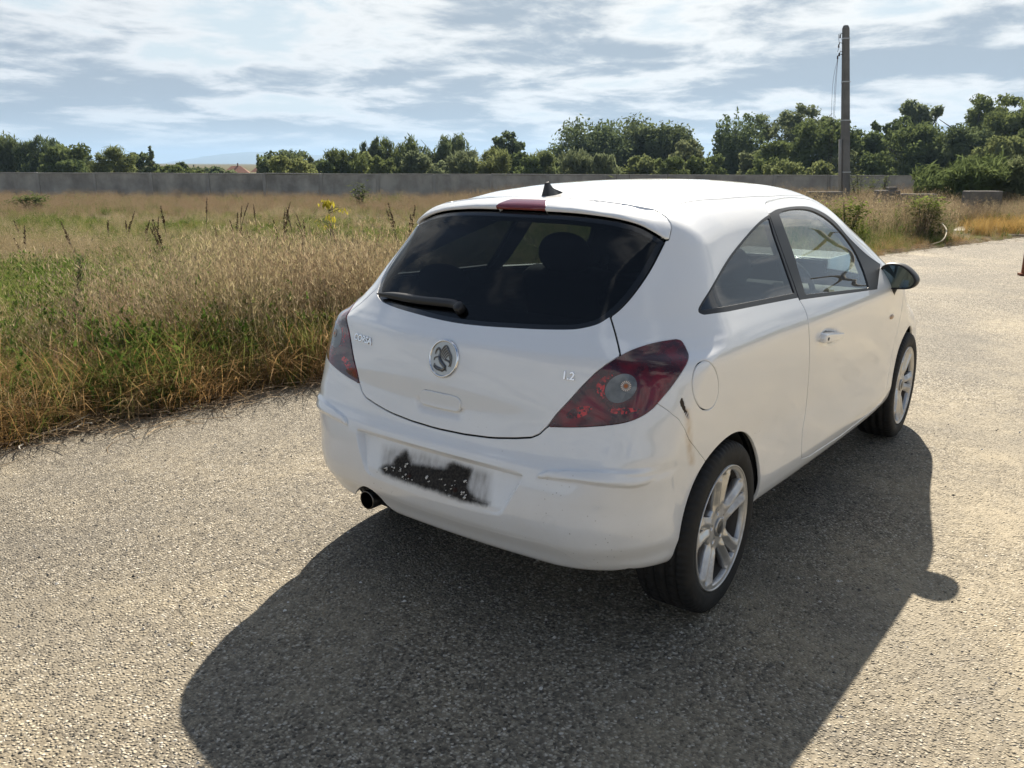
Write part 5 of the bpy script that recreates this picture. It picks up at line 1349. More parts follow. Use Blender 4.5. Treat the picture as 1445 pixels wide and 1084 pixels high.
TREES = [
 (12, 193, 95, 95, 'willow', 'dark', 'dark drooping tree at the left edge, first of the trees beyond the wall'),
 (58, 195, 70, 92, 'willow', 'dark', 'dark drooping tree with sky showing under its crown, second beyond the left wall end'),
 (92, 205, 62, 88, 'round', 'mid', 'mid green rounded tree on the sloping right shoulder of the far left clump'),
 (120, 219, 30, 105, 'bush', 'dark', 'small dark bush in the dip just right of the far left clump', ),
 (157, 208, 62, 75, 'spray', 'light', 'bright upright feathery shrub standing alone left of the small spruce'),
 (192, 216, 36, 90, 'round', 'dark', 'dark round tree touching the left side of the small spruce'),
 (214, 208, 26, 88, 'conifer', 'dark', 'small pointed spruce with level branches above the left wall'),
 (240, 233, 40, 80, 'bush', 'mid', 'low green bush on the wall line below the mountain, left end'),
 (254, 229, 18, 95, 'round', 'dark', 'tiny dark round tree alone in front of the mountain'),
 (278, 236, 26, 95, 'bush', 'grey', 'low greyish bush beside the short pole in front of the mountain'),
 (302, 235, 36, 100, 'bush', 'dark', 'low dark bush just left of the red roofed house'),
 (374, 219, 22, 80, 'spire', 'dark', 'narrow dark upright tree just right of the red roofed house'),
 (406, 213, 66, 110, 'round', 'dark', 'dark round tree behind the light bush right of the house'),
 (408, 221, 70, 70, 'bush', 'light', 'wide light green bush in front of the dark tree right of the house'),
 (445, 222, 34, 85, 'bush', 'grey', 'greyish bush filling the dip between the house and the rounded willows'),
 (482, 211, 66, 80, 'willow', 'mid', 'drooping mid green willow, leftmost of the row behind the middle wall'),
 (523, 196, 36, 90, 'willow', 'dark', 'narrow dark tree rising at the left end of the tall willows'),
 (560, 195, 66, 92, 'willow', 'mid', 'rounded tall willow, left one of the twin willows behind the middle wall'),
 (595, 215, 70, 78, 'bush', 'grey', 'greyish bush at the foot of the twin willows'),
 (624, 193, 78, 96, 'willow', 'dark', 'rounded tall willow, right one of the twin willows behind the middle wall'),
 (655, 212, 62, 74, 'spray', 'grey', 'grey green feathery bush right of the twin willows'),
 (690, 211, 66, 72, 'spray', 'light', 'light green feathery bush behind the wall above the car spoiler'),
 (716, 188, 42, 100, 'round', 'dark', 'dark round tree poking up above the feathery bushes behind the car'),
 (735, 216, 46, 80, 'bush', 'mid', 'mid green bush below the dark round tree poking up'),
 (762, 213, 56, 76, 'spray', 'light', 'light bush with yellowish top left of the gap with blue hill'),
 (838, 172, 122, 105, 'round', 'dark', 'big dark oak, left half of the largest dome behind the car roof'),
 (885, 169, 136, 110, 'round', 'dark', 'big dark oak forming the top of the largest dome behind the car roof'),
 (932, 178, 88, 104, 'round', 'dark', 'dark round tree on the right shoulder of the largest dome'),
 (815, 212, 56, 74, 'willow', 'grey', 'grey green bush in front of the left foot of the largest dome'),
 (852, 217, 44, 72, 'willow', 'grey', 'smaller grey green bush in front of the middle of the largest dome'),
 (968, 198, 56, 88, 'airy', 'grey', 'pale airy tree on the right of the largest dome'),
 (985, 222, 46, 74, 'bush', 'mid', 'low bush at the foot of the pale airy tree'),
 (1035, 164, 86, 95, 'spire', 'dark', 'dark tree with several pointed tips left of the concrete pole'),
 (1092, 200, 66, 76, 'bush', 'mid', 'green bush between the pointed dark tree and the concrete pole'),
 (1122, 153, 118, 100, 'airy', 'grey', 'tall airy grey tree behind the bushes left of the concrete pole'),
 (1157, 170, 84, 82, 'round', 'mid', 'dense green dome shaped tree just left of the concrete pole'),
 (1110, 226, 60, 66, 'bush', 'light', 'low light bush against the wall left of the concrete pole'),
 (1160, 228, 44, 64, 'bush', 'light', 'small light bush against the wall at the foot of the green dome'),
 (1222, 186, 60, 84, 'round', 'mid', 'mid green tree just right of the concrete pole'),
 (1258, 166, 60, 92, 'airy', 'mid', 'thin topped tree right of the concrete pole'),
 (1293, 144, 58, 98, 'round', 'grey', 'tall thin tree with a loose round top on the right'),
 (1285, 176, 100, 80, 'round', 'mid', 'broad green tree in front of the tall thin tree'),
 (1372, 137, 118, 90, 'airy', 'mid', 'tallest airy tree on the right with branching round tops'),
 (1345, 180, 90, 78, 'round', 'dark', 'dark rounded tree below the tallest airy tree'),
 (1425, 158, 84, 82, 'round', 'mid', 'green tree at the right edge behind the grassy mound'),
 (1410, 194, 90, 68, 'bush', 'light', 'light green bush below the tree at the right edge'),
 (268, 238, 40, 84, 'bush', 'mid', 'low bush at the foot of the mountain, left of the short pole'),
 (322, 240, 30, 90, 'bush', 'grey', 'low bush directly beside the left roof corner of the red roofed house'),
 (455, 226, 40, 78, 'bush', 'mid', 'small bush filling the foot of the gap right of the house'),
 (505, 216, 44, 82, 'bush', 'light', 'bush at the foot of the narrow dark willow'),
 (540, 222, 50, 76, 'bush', 'mid', 'bush at the foot of the left twin willow'),
 (668, 222, 50, 72, 'bush', 'grey', 'bush under the grey feathery bush right of the twin willows'),
 (748, 222, 44, 74, 'bush', 'mid', 'bush closing the gap left of the yellowish topped bush'),
 (792, 226, 40, 78, 'bush', 'light', 'low bush in the gap with the blue hill, left of the largest dome'),
 (1003, 220, 50, 78, 'bush', 'mid', 'bush joining the pale airy tree and the pointed dark tree'),
 (1062, 214, 50, 80, 'bush', 'grey', 'bush behind the right foot of the pointed dark tree'),
 (1080, 224, 50, 72, 'bush', 'mid', 'bush below the tall airy grey tree, in front of the wall end of it'),
 (903, 220, 60, 76, 'bush', 'light', 'bush in front of the right half of the largest dome'),
 (945, 222, 50, 72, 'bush', 'mid', 'bush at the right foot of the largest dome'),
 (1190, 214, 60, 78, 'bush', 'grey', 'bush directly behind the concrete pole'),
 (1240, 216, 60, 76, 'bush', 'mid', 'bush at the foot of the thin topped tree right of the pole'),
 (150, 228, 60, 80, 'bush', 'light', 'wide low bush under the bright upright feathery shrub'),
 (105, 226, 50, 84, 'bush', 'mid', 'low bush under the right shoulder of the far left clump'),
 (1470, 176, 80, 74, 'round', 'mid', 'green tree half outside the right edge'),
]
for tdef in TREES:
    x, yt, w, D, k, m, lab = tdef
    tree({'conifer': 'spruce_tree', 'bush': 'bush', 'spray': 'feathery_bush', 'willow': 'willow_tree', 'airy': 'airy_tree', 'spire': 'pointed_tree', 'round': 'round_tree'}[k], x, yt, w, D, k, m, lab,
         n=int(np.clip(w*(247-yt)*(.95 if k == 'airy' else 1.9), 1200, 11000)), cat='bush' if k in ('bush', 'spray') else 'tree', group=G1, trunkless=k in ('bush', 'spray'))

# ---- hills on the horizon
def ridge(name, prof, D, mat, depth=1500):
    V, F = [], []; m = len(prof)
    r = random.Random(3); xs = np.linspace(prof[0][0], prof[-1][0], 140); ys = np.interp(xs, [p[0] for p in prof], [p[1] for p in prof])
    ys = ys+np.array([mnoise.noise(Vector((x*.05, 0, 2)))*1.6+mnoise.noise(Vector((x*.18, 4, 2)))*.7 for x in xs])
    for x, y in zip(xs, ys):
        h = max(z_of(x, y, D), 1.0); f = at(x, D-depth*.7); t = at(x, D, h); mid = at(x, D-depth*.3, h*.55); bk = at(x, D+depth, 0)
        f[2] = -2; bk[2] = -2; V += [f, mid, t, bk]
    for i in range(len(xs)-1):
        for j in range(3): F.append((4*i+j, 4*i+4+j, 4*i+5+j, 4*i+1+j))
    o = mesh_obj(name, V, F, mat, smooth=True); o['kind'] = 'structure'; return o
mh, t_, p_ = principled('forested_hill', (.055, .075, .045), .95)
t_.put(p_.inputs['Base Color'], t_.mix(t_.noise(t_.new('ShaderNodeTexCoord').outputs['Object'], .004, 6, .6)[0], (.030, .045, .030), (.070, .080, .050)))
ridge('hills', [(150, 236), (228, 230), (262, 225.5), (285, 222), (310, 218), (335, 215.5), (365, 214.5), (395, 214), (420, 217), (450, 219), (520, 222), (620, 220), (700, 217), (770, 213.5), (800, 213), (850, 219), (960, 224), (1150, 229)], 6800, mh)

# ---- red roofed houses far beyond the wall
def house(name, x, D, wpx, yridge, yeave, label, ch=True):
    b0 = at(x, D); w = wpx*D/FPX; ze = z_of(x, yeave, D); zr = z_of(x, yridge, D)
    t = empty(name, tuple(b0), label, 'house'); t.rotation_euler = (0, 0, math.atan2(cFh[1], cFh[0])-math.pi/2+.25)
    b = MB(); b.box((0, 0, ze/2), (w*.86, w*.62, ze)); b.obj('wall', principled('pale_render', (.55, .50, .42), .9)[0], t, smooth=False)
    hw, hd = w/2, w*.40; V = [(-hw, -hd, ze), (hw, -hd, ze), (hw, hd, ze), (-hw, hd, ze), (-hw*.35, 0, zr), (hw*.35, 0, zr), (-hw, -hd, ze-.12), (hw, -hd, ze-.12), (hw, hd, ze-.12), (-hw, hd, ze-.12)]
    rf = mesh_obj('roof', V, [(0, 1, 5, 4), (1, 2, 5), (2, 3, 4, 5), (3, 0, 4), (6, 7, 1, 0), (7, 8, 2, 1), (8, 9, 3, 2), (9, 6, 0, 3), (9, 8, 7, 6)], principled('red_tiles', (.22, .085, .05), .85)[0], t, smooth=False)
    if ch: b = MB(); b.box((hw*.12, 0, zr+.12), (w*.05, w*.05, .7)); b.obj('chimney', principled('chimney_brick', (.20, .09, .06), .9)[0], rf, smooth=False)
    for k in (-.25, .22):
        b = MB(); b.box((w*k, -w*.31-.01, ze*.6), (w*.10, .06, ze*.28)); b.obj('window', principled('dark_pane', (.03, .035, .04), .1)[0], t, smooth=False)
house('brick_house', 333, 150, 34, 234.3, 243.6, 'house with red hipped roof and chimney beyond the wall, below the mountain')
house('brick_house', 364, 165, 22, 237.0, 243.5, 'smaller red roofed house half hidden right of the hipped roof', False)
b = MB(); q = at(273, 120); b.tube([tuple(q), (q[0], q[1], z_of(273, 232.5, 120))], .09, 8); tag(b.obj('wooden_pole', BARK), 'short dark pole standing alone beyond the wall in front of the mountain', 'pole')

# ---- concrete power pole with its dead fittings
PD = 33.0
pt_ = at(1193.6, PD); zt_ = z_of(1193.6, 36, PD); d0 = px_dir(1193.6, 36); ptop = CAM+d0*(PD/(d0@cFh)); d1 = px_dir(1192.6, 272); pbot = CAM+d1*(PD/(d1@cFh)); ax_ = (ptop-pbot)/np.linalg.norm(ptop-pbot); pbot = pbot-ax_*(pbot[2]/ax_[2])
pole = empty('concrete_pole', (0, 0, 0), 'tall leaning concrete power pole with broken fittings at its top', 'pole')
def along(k, dx=0.0, dy=0.0): return Vector(pbot+(ptop-pbot)*k)+Vector(cR)*dx-Vector(cFh)*dy
b = MB()
V = []
for k, w in ((0, .29), (.985, .200), (1.0, .13)):
    for dx, dy in ((-.5, -.5), (-.3, -.62), (.3, -.62), (.5, -.5), (.5, .5), (-.5, .5)): V.append(along(k, dx*w, -dy*w))
F = [(i*6+j, i*6+(j+1) % 6, i*6+6+(j+1) % 6, i*6+6+j) for i in range(2) for j in range(6)]+[tuple(12+j for j in range(6))]
b.add(V, F); b.obj('shaft', stained_concrete('pole_concrete', (.17, .165, .16), (.26, .25, .235), 1.2), pole, smooth=False)
bandm = principled('galvanised_band', (.45, .46, .47), .4, .7)[0]
for k in (.93, .70, .49, .20):
    w = .29-.09*k+.025; b = MB(); V = []
    for kk in (k-.003, k+.003):
        for dx, dy in ((-.5, -.6), (.5, -.6), (.5, .55), (-.5, .55)): V.append(along(kk, dx*w, -dy*w))
    b.add(V, [(j, (j+1) % 4, 4+(j+1) % 4, 4+j) for j in range(4)]+[(4, 5, 6, 7)]); b.obj('band', bandm, pole, smooth=False)
b = MB(); b.tube([along(0, -.20), along(.20, -.195), along(.385, -.185)], [.075, .07, .065], 8); b.obj('side_stub', POSTM, pole)
FIT = principled('rusty_fitting', (.05, .04, .035), .7)[0]
for k, dx in ((.955, -.17), (.905, -.22), (.86, -.20), (.845, -.26)):
    b = MB(); b.tube([along(k, -.08), along(k+.005, dx), along(k-.02, dx-.04)], .014, 6); b.obj('bracket', FIT, pole)
    b = MB(); b.tube([along(k-.022, dx-.04), along(k-.004, dx-.04)], [.032, .022], 8); b.obj('insulator', FIT, pole)
b = MB(); P = spline([tuple(along(.955, -.17)), tuple(along(.95, -.27)), tuple(along(.90, -.24)), tuple(along(.86, -.30))], False, 6); b.tube(P, .008, 5); b.obj('loose_wire', FIT, pole)
for dx in (-.34, -.42, -.30):
    b = MB(); P = spline([tuple(along(.84, -.28)), tuple(along(.70, dx-.05)), tuple(along(.50, dx-.12)), tuple(along(.34, dx-.20)), tuple(along(.10, dx-.26))], False, 6); b.tube(P, .0055, 4); b.obj('hanging_wire', FIT, pole)

# ---- old concrete blocks in the weeds on the right
BLK = stained_concrete('old_block_concrete', (.115, .105, .095), (.20, .185, .165), 1.5)
def block(x0, x1, yt, D, thick, label, group='old concrete blocks in the weeds', bits=()):
    a, c_ = at(x0, D), at(x1, D); h = z_of((x0+x1)/2, yt, D); mid = (a+c_)/2; L_ = np.linalg.norm(c_-a); ang = math.atan2((c_-a)[1], (c_-a)[0])
    t = empty('concrete_block', (mid[0], mid[1], 0), label, 'concrete block', group); t.rotation_euler = (0, 0, ang)
    b = MB(); b.box((0, 0, h/2), (L_, thick, h)); b.obj('block_body', BLK, t, bevel=.03, smooth=False)
    for k, w, hh in bits: b = MB(); b.box((L_*k, 0, h+hh/2-.01), (w, thick*.6, hh)); b.obj('broken_lump', BLK, t, bevel=.02, smooth=False)
block(1143, 1192, 270.5, 26, .30, 'long flat concrete block just right of the car roof, in front of the pole')
block(1241, 1272, 268.5, 25, .35, 'concrete block with a dark broken lump on its top', bits=((.18, .26, .10),))
block(1273, 1325, 273.5, 25.6, .35, 'lower concrete block joined to the right of the lumpy one')
block(1368, 1416, 269.5, 24, .4, 'separate square concrete block furthest right, by the golden grass')
block(1427, 1462, 330.5, 19.6, .5, 'low grey block at the right edge beside the pale path')

# ---- plants that can be told apart
def leafy(name, x, yt, D, wpx, label, mat='fresh', n=260, leaf=.05, group=None, cat='shrub'):
    r = random.Random(int(x*3+yt)); base = at(x, D); h = z_of(x, yt, D); w = wpx*D/FPX/2
    t = empty(name, tuple(base), label, cat, group); V, F, T = [], [], []; b = MB()
    for _ in range(9):
        a = r.uniform(0, 6.283); q = w*r.random()**.5; z1 = h*r.uniform(.65, 1.0); P = [(q*.15*math.cos(a), q*.15*math.sin(a), 0), (q*.6*math.cos(a), q*.6*math.sin(a), z1*.55), (q*math.cos(a), q*math.sin(a), z1)]
        b.tube(P, [.010, .008, .004], 5)
        for k in range(n//9):
            u = r.uniform(.15, 1); c = np.array(P[1])*(1-u)+np.array(P[2])*u if r.random() < .6 else np.array(P[0])*(1-u)+np.array(P[1])*u
            ang = r.uniform(0, 6.283); c = c+np.array([r.gauss(0, w*.22), r.gauss(0, w*.22), r.gauss(0, h*.05)]); c[2] = max(c[2], .02); dd = np.array([math.cos(ang), math.sin(ang), r.uniform(-.5, .5)]); s_ = np.array([-dd[1], dd[0], 0]); L_ = leaf*r.uniform(.6, 1.3); k0 = len(V); st = c+dd*L_*.5
            V += [c+dd*L_*.2, st+dd*L_*.4-s_*L_*.36, st+dd*L_*1.1, st+dd*L_*.4+s_*L_*.36]; F.append((k0, k0+1, k0+2, k0+3)); T += [r.random()]*4
    mesh_obj('foliage', V, F, CM[mat], t, smooth=False, attrs=dict(tone=T)); b.obj('stem', BARK, t); return t
leafy('leafy_shrub', 1314, 274, 18.3, 62, 'bright leafy shrub in front of the concrete blocks on the right', 'weedy', 2400, .07)
leafy('leafy_shrub', 1205, 276, 17.6, 70, 'low yellowish leafy weeds beside the right of the windscreen', 'weedy', 1200, .065)
leafy('leafy_shrub', 1220, 238, 33.0, 42, 'leafy sapling bush against the wall just right of the pole', 'light', 700, .09)
leafy('leafy_shrub', 1252, 243, 34.0, 10, 'thin leafy sapling against the wall right of the pole', 'light', 160, .09)
leafy('sapling', 868, 237.5, 13, 22, 'fresh green sapling top showing just above the car roof, left one', 'fresh', 200, .06)
leafy('sapling', 898, 241, 13.5, 20, 'fresh green sapling top showing just above the car roof, right one', 'fresh', 170, .06)
leafy('sapling', 946, 240, 14.5, 10, 'single yellowish sprig above the car roof at the foot of the dome', 'fresh', 80, .055)
leafy('leafy_shrub', 36, 274, 28, 60, 'dark leafy weed clump at the foot of the wall, far left', 'mid', 900, .10)
leafy('leafy_shrub', 505, 258, 31, 20, 'spiky green weed against the wall above the yellow sapling', 'mid', 240, .12)
# big tussocky mound in front of the wall at the right
tree('tussock_mound', 1372, 222, 150, 31, 'spray', 'mid', 'broad green tussocky mound of bushes covering the wall end on the right', n=8000, cat='bush', group=None, trunkless=True, leaf=.11)
tree('tussock_mound', 1450, 218, 110, 30, 'spray', 'grey', 'greyish green tussock at the right edge beside the big mound', n=5000, cat='bush', group=None, trunkless=True, leaf=.11)
tree('tussock_mound', 1322, 238, 60, 32, 'spray', 'mid', 'lower green tussock at the left end of the big mound', n=2600, cat='bush', group=None, trunkless=True, leaf=.11)
# yellow sapling
def sapling_yellow():
    D = 15.0; base = at(461, D); t = empty('yellow_sapling', tuple(base), 'young tree with drooping bright yellow leaves alone in the field', 'sapling')
    r = random.Random(2); V, F, T = [], [], []; b = MB(); top = z_of(460, 283, D)
    b.tube([(0, 0, 0), (.01, 0, top*.5), (-.02, 0, top)], [.012, .009, .005], 6)
    rt = Vector((cR[0], cR[1], 0)).normalized(); s = D/FPX
    for px_, y0, y1, n in ((459, 283, 296, 40), (452, 286, 293, 10), (478, 294, 300, 16), (472, 293, 300, 10), (484, 297, 302, 10), (462, 305, 314, 22), (452, 318, 324, 16), (464, 318, 326, 14), (444, 313, 318, 6)):
        c0 = rt*((px_-461)*s); z0 = z_of(px_, y0, D)
        b.tube([(0, 0, min(z0, top)-.05), (c0.x*.6, c0.y*.6, z0+.02), (c0.x, c0.y, z0)], [.006, .005, .003], 5)
        for _ in range(n):
            a = r.uniform(0, 6.283); dd = np.array([math.cos(a)*.45, math.sin(a)*.45, -1.0]); dd /= np.linalg.norm(dd); sd_ = np.array([-math.sin(a), math.cos(a), 0])
            c = np.array(c0)+np.array([r.gauss(0, .05), r.gauss(0, .05), z0+r.gauss(0, .02)]); L_ = (y1-y0)*s*r.uniform(.5, 1.1); w = L_*.14; k = len(V)
            V += [c, c+dd*L_*.5-sd_*w, c+dd*L_, c+dd*L_*.5+sd_*w]; F.append((k, k+1, k+2, k+3)); T += [r.random()]*4
    mesh_obj('foliage', V, F, CM['yellow'], t, smooth=False, attrs=dict(tone=T)); b.obj('stem', BARK, t)
sapling_yellow()
# dead dock stalks
def dock(x, yt, D, lean, label, n=3):
    r = random.Random(int(x)); base = at(x, D); h = z_of(x, yt, D); t = empty('dead_dock', tuple(base), label, 'dry plant', 'dark dead dock stalks in the field'); b = MB(); V, F, T = [], [], []
    rt = Vector((cR[0], cR[1], 0)).normalized()
    for k in range(n):
        off = (k-(n-1)/2)*.10*h; hh = h*(1 if k == n//2 else r.uniform(.62, .92)); tp = rt*(lean*hh+off*1.4)+Vector((r.gauss(0, .04), r.gauss(0, .04), hh)); md = tp*.5+Vector((0, 0, .04))
        b.tube([(0, 0, 0), tuple(md), tuple(tp)], [.007, .006, .003], 5)
        for _ in range(110):
            u = r.uniform(.45, 1.0); c = np.array(md)*(1-(u-.45)/.55)+np.array(tp)*((u-.45)/.55); a = r.uniform(0, 6.283); L_ = .040*(1.15-u*.75)*r.uniform(.6, 1.4)*max(h, .6)/.7
            dd = np.array([math.cos(a)*.8, math.sin(a)*.8, r.uniform(-.2, .7)]); sd_ = np.array([-math.sin(a), math.cos(a), .3])*L_*.45; q = len(V)
            V += [c-sd_*.5, c+dd*L_*.6-sd_, c+dd*L_, c+dd*L_*.6+sd_]; F.append((q, q+1, q+2, q+3)); T += [r.random()]*4
    mesh_obj('seed_heads', V, F, CM['brown'], t, smooth=False, attrs=dict(tone=T)); b.obj('stem', principled('dead_stalk', (.06, .04, .028), .9)[0], t)
DOCKS = [(193, 311, 16.5, .05, 'dark dead stalk, shortest of the three close together left of centre in the field', 2), (211, 306, 16.5, -.10, 'dark dead stalk in the middle of the three close together', 2), (226, 290, 16.0, 0, 'tallest dark dead stalk, on the right of the three close together', 1),
         (324, 299, 15.5, .05, 'bushy dark dead stalk left of the leaning ones below the mountain', 4), (352, 326, 13.5, -.35, 'dark dead stalk leaning left above the bright green grass', 2), (361, 333, 12.5, .22, 'dark dead stalk leaning right above the bright green grass', 2),
         (417, 328, 13.5, .05, 'short dark dead stalk left of the yellow sapling', 2), (425, 302, 17, -.25, 'dark curled dead stalk up left of the yellow sapling', 3), (560, 286, 15.5, -.25, 'dark dead stalk leaning left beside the top of the car window', 2), (573, 290, 15.0, .15, 'dark dead stalk leaning right beside the top of the car window', 2),
         (17, 311, 15.5, -.10, 'dark dead stalk at the far left edge of the field', 1), (78, 330, 15, .15, 'small curled dead stalk near the left edge', 1), (140, 311, 17, .1, 'faint dead stalk between the left edge and the three stalks', 2), (514, 330, 12.0, .2, 'dead stalk low in the grass between yellow sapling and car', 2), (300, 318, 15.0, -.1, 'thin dead stalk just left of the bushy dark one', 1)]
for d in DOCKS: dock(*d)
dr_ = random.Random(12)
ORD = ['first', 'second', 'third', 'fourth', 'fifth', 'sixth', 'seventh', 'eighth', 'ninth', 'tenth', 'eleventh', 'twelfth']
for k_, x_ in enumerate(sorted(dr_.uniform(10, 585) for _ in range(12))):
    D_ = dr_.uniform(11.5, 20); hh_ = dr_.uniform(.45, .75); n_ = dr_.choice([1, 2, 2, 3]); ln_ = dr_.uniform(-.28, .28)
    dock(x_, horizon_y(x_)+(CAM[2]-hh_)*FPX/D_, D_, ln_, '%s from the left of the small scattered dead stalks, %s, %s' % (ORD[k_], {1: 'a single stem', 2: 'with two stems', 3: 'with three stems'}[n_], 'leaning left' if ln_ < -.08 else 'leaning right' if ln_ > .08 else 'upright'), n_)
def tall_weed(x, yt, D, lean, label):
    r = random.Random(int(x)); base = at(x, D); h = z_of(x, yt, D); t = empty('tall_weed', tuple(base), label, 'plant'); b = MB(); V, F, T = [], [], []
    rt = Vector((cR[0], cR[1], 0)).normalized(); P = [Vector((0, 0, 0)), rt*(lean*.25*h)+Vector((0, 0, h*.5)), rt*(lean*h)+Vector((0, 0, h))]
    b.tube([tuple(p) for p in P], [.008, .006, .003], 6)
    for _ in range(420):
        u = r.random()**.8; c = np.array(P[0])*(1-u)**2+np.array(P[1])*2*u*(1-u)+np.array(P[2])*u*u; a = r.uniform(0, 6.283); L_ = .10*(1.1-.7*u)*r.uniform(.5, 1.3); dd = np.array([math.cos(a), math.sin(a), r.uniform(.1, .9)]); sd_ = np.array([-math.sin(a), math.cos(a), 0])*L_*.13; q = len(V)
        V += [c, c+dd*L_*.5-sd_, c+dd*L_, c+dd*L_*.5+sd_]; F.append((q, q+1, q+2, q+3)); T += [r.random()]*4
    mesh_obj('foliage', V, F, CM['dark'], t, smooth=False, attrs=dict(tone=T)); b.obj('stem', principled('weed_stem', (.05, .05, .02), .9)[0], t)
tall_weed(70, 362, 6.3, .16, 'tall dark green weed standing in the near grass at the left')
tall_weed(140, 470, 5.6, .05, 'short dark weed low in the near grass right of the tall one')
gx = random.Random(14)
for nm_, tk_, mt_, sd_, n_ in (('tall_dry_weeds', 'seed', RUSSET, 880, 150), ('tall_dry_weeds', 'seed', TAN, 881, 120), ('tall_green_weeds', 'weed', WEED, 882, 90)):
    P3 = np.array([at(gx.uniform(1110, 1440), gx.uniform(17.5, 23.6), -.01) for _ in range(n_)])
    P3 = P3[P3[:, 1] > np.interp(P3[:, 0], vgx, vgy)+.15]; q3 = to_px(P3); P3 = P3[~((q3[:, 0] > 1330) & (q3[:, 1] > 309))]
    scatter(nm_, tuft(tk_, sd_), mt_, P3, np.array([gx.uniform(0, 6.28) for _ in P3]), np.array([gx.uniform(.75, 1.35) for _ in P3]))
for nm_, tk_, mt_, sd_, n_ in (('block_weeds', 'seed', RUSSET, 890, 60), ('block_weeds', 'seed', TAN, 891, 50), ('block_green_weeds', 'weed', WEED, 892, 30)):
    P3 = np.array([at(gx.uniform(1335, 1460), gx.uniform(22.4, 23.7), -.01) for _ in range(n_)])
    scatter(nm_, tuft(tk_, sd_), mt_, P3, np.array([gx.uniform(0, 6.28) for _ in P3]), np.array([gx.uniform(.55, 1.0) for _ in P3]))
# golden dry clump at the right, pale hoop of dead stalk, rusty post at the right edge, dropped leaf
gx = random.Random(4)
P3 = np.array([at(gx.uniform(1385, 1475), gx.uniform(19.5, 22.5), -.01) for _ in range(70)])
scatter('golden_grass', tuft('straw', 991), leaf_mat('golden_stems', [(.42, .27, .085), (.50, .35, .14)], .45), P3, np.array([gx.uniform(0, 6.28) for _ in P3]), np.array([gx.uniform(1.1, 1.9) for _ in P3]))
b = MB(); q0, q1 = at(1340, 17.3), at(1336, 16.6); P = spline([tuple(q0+np.array([0, 0, .42])), tuple(q0*.5+q1*.5+np.array([.03, -.12, .30])), tuple(q1+np.array([0, -.10, .14])), tuple(q1+np.array([.1, .15, .02]))], False, 6); b.tube(P, .012, 6)
tag(b.obj('dry_stalk', principled('bleached_stalk', (.55, .48, .34), .8)[0]), 'pale bent dry stalk arching down from the bright leafy shrub', 'dry stalk')
b = MB(); q = ground_at(1443.5, 389); ht_ = z_of(1444, 341, (q-CAM)@cFh); b.box((q[0], q[1], ht_/2), (.05, .05, ht_), rot=.4); b.box((q[0], q[1], .02), (.12, .12, .03), rot=.4)
tag(b.obj('rusty_post', stained_concrete('rusty_iron', (.16, .055, .03), (.24, .10, .05), 3), smooth=False), 'short rusty brown iron post at the right edge of the pavement', 'post')
# power pole with cross arms off to the right: the door window mirrors it
up_ = np.array([24.5, -6.6]); upole = empty('utility_pole', (up_[0], up_[1], 0), 'dark pole with two cross arms beyond the right edge, mirrored in the door window', 'pole')
b = MB(); b.tube([(0, 0, -.1), (0, 0, 7.6)], [.13, .09], 10); b.obj('shaft', POSTM, upole)
for z_, w_ in ((6.9, 2.6), (5.2, 2.0)):
    b = MB(); b.box((0, 0, z_), (w_, .08, .09), rot=.9); b.obj('cross_arm', POSTM, upole, smooth=False)
def flat_leaf(px, L_, ang, col, label, nm='fallen_leaf'):
    q = ground_at(*px); V = []
    for u, w, z in ((0, 0, .006), (.25, .16, .018), (.5, .2, .022), (.75, .13, .014), (1, 0, .006)):
        c = np.array([q[0]+(u-.5)*L_*math.cos(ang), q[1]+(u-.5)*L_*math.sin(ang), z]); s_ = np.array([-math.sin(ang), math.cos(ang), 0])*w*L_
        V += [c-s_-np.array([0, 0, .004]), c, c+s_-np.array([0, 0, .004])]
    F = [(3*i+j, 3*i+j+1, 3*i+4+j, 3*i+3+j) for i in range(4) for j in range(2)]
    tag(mesh_obj(nm, V, F, principled(nm+'_green', col, .7)[0]), label, 'leaf')
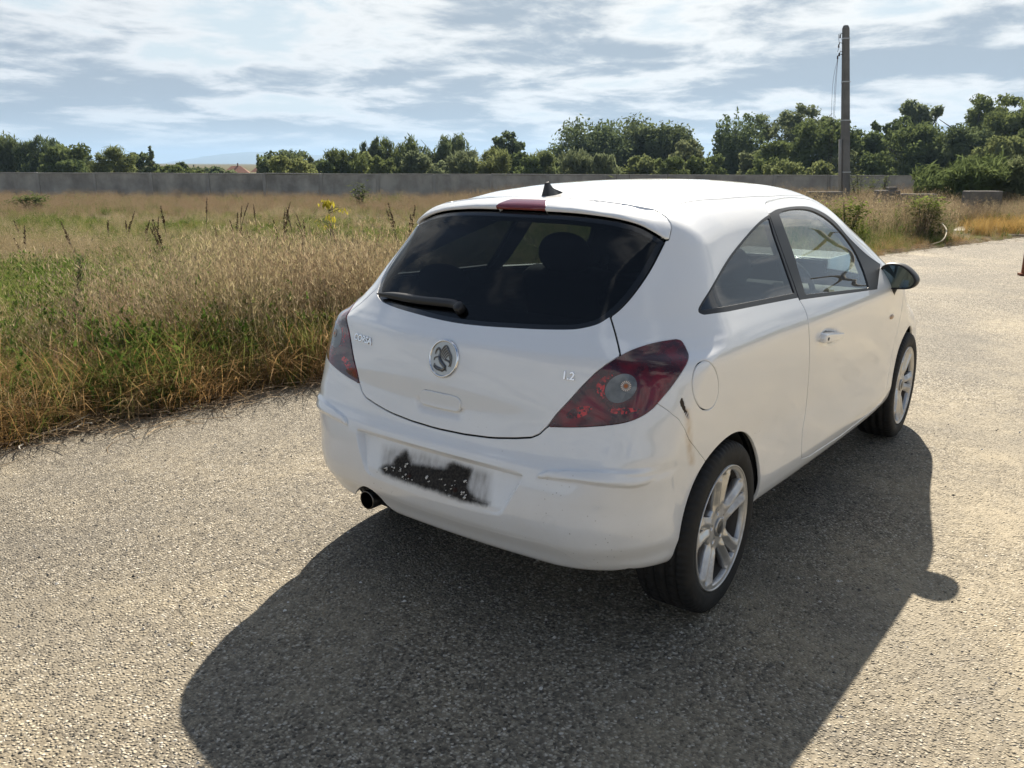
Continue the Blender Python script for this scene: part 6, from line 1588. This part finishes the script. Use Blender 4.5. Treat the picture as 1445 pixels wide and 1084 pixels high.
flat_leaf((275, 576.5), .11, -.75, (.50, .56, .25), 'pale green leaf lying on the pavement at the edge of the grass')
flat_leaf((271, 914), .018, .5, (.55, .40, .15), 'tiny yellow leaf lying on the pavement left of the car shadow')
for k, (pa, pb_, pc_) in enumerate((((33, 622), (85, 612), (129, 594)), ((33, 632), (28, 638), (30, 645)), ((100, 613), (118, 605), (131, 607)))):
    b = MB(); P = [ground_at(*q)+np.array([0, 0, .02+.012*i]) for i, q in enumerate((pa, pb_, pc_))]; b.tube([tuple(p) for p in spline(P, False, 5)], .0042, 6)
    tag(b.obj('bleached_stick', principled('bleached_stick_wood', (.55, .51, .44), .8)[0]), ['long pale curved stick lying along the grass edge at the left', 'short pale stick pointing out onto the pavement at the left', 'thin pale twig lying across the end of the long stick'][k], 'stick')

# ---- unseen wood on the other sides, added for its reflection in the paint
rw = random.Random(31); cl = []
for k in range(300):
    a = math.radians(-160+152*k/299+rw.uniform(-1, 1)); d = rw.uniform(62, 80); s_ = rw.uniform(1.4, 2.8); hz_ = rw.uniform(.2, 3.6)
    cl.append(((CAM[0]+d*math.cos(a), CAM[1]+d*math.sin(a), hz_), (s_, s_, s_*.85)))
V, F, T = leaves(rw, cl, 30000, .42); V[:, 2] = np.maximum(V[:, 2], 0.01)
o = mesh_obj('unseen_wood', V, F, CM['mid'], smooth=False, attrs=dict(tone=T)); o['kind'] = 'stuff'
# ---- the air: thin haze that turns the far hills blue
mz_ = bpy.data.materials.new('haze_air'); mz_.use_nodes = True; tz_ = NT(mz_.node_tree); tz_.n.clear()
pv_ = tz_.new('ShaderNodeVolumePrincipled'); pv_.inputs['Color'].default_value = (.42, .61, .86, 1); pv_.inputs['Density'].default_value = HAZE; pv_.inputs['Anisotropy'].default_value = .2
oz_ = tz_.new('ShaderNodeOutputMaterial'); tz_.l.new(pv_.outputs[0], oz_.inputs['Volume'])
if HAZE:
    b = MB(); b.box((0, 0, 68), (18600, 18600, 140)); o = b.obj('haze', mz_, smooth=False); o['kind'] = 'stuff'
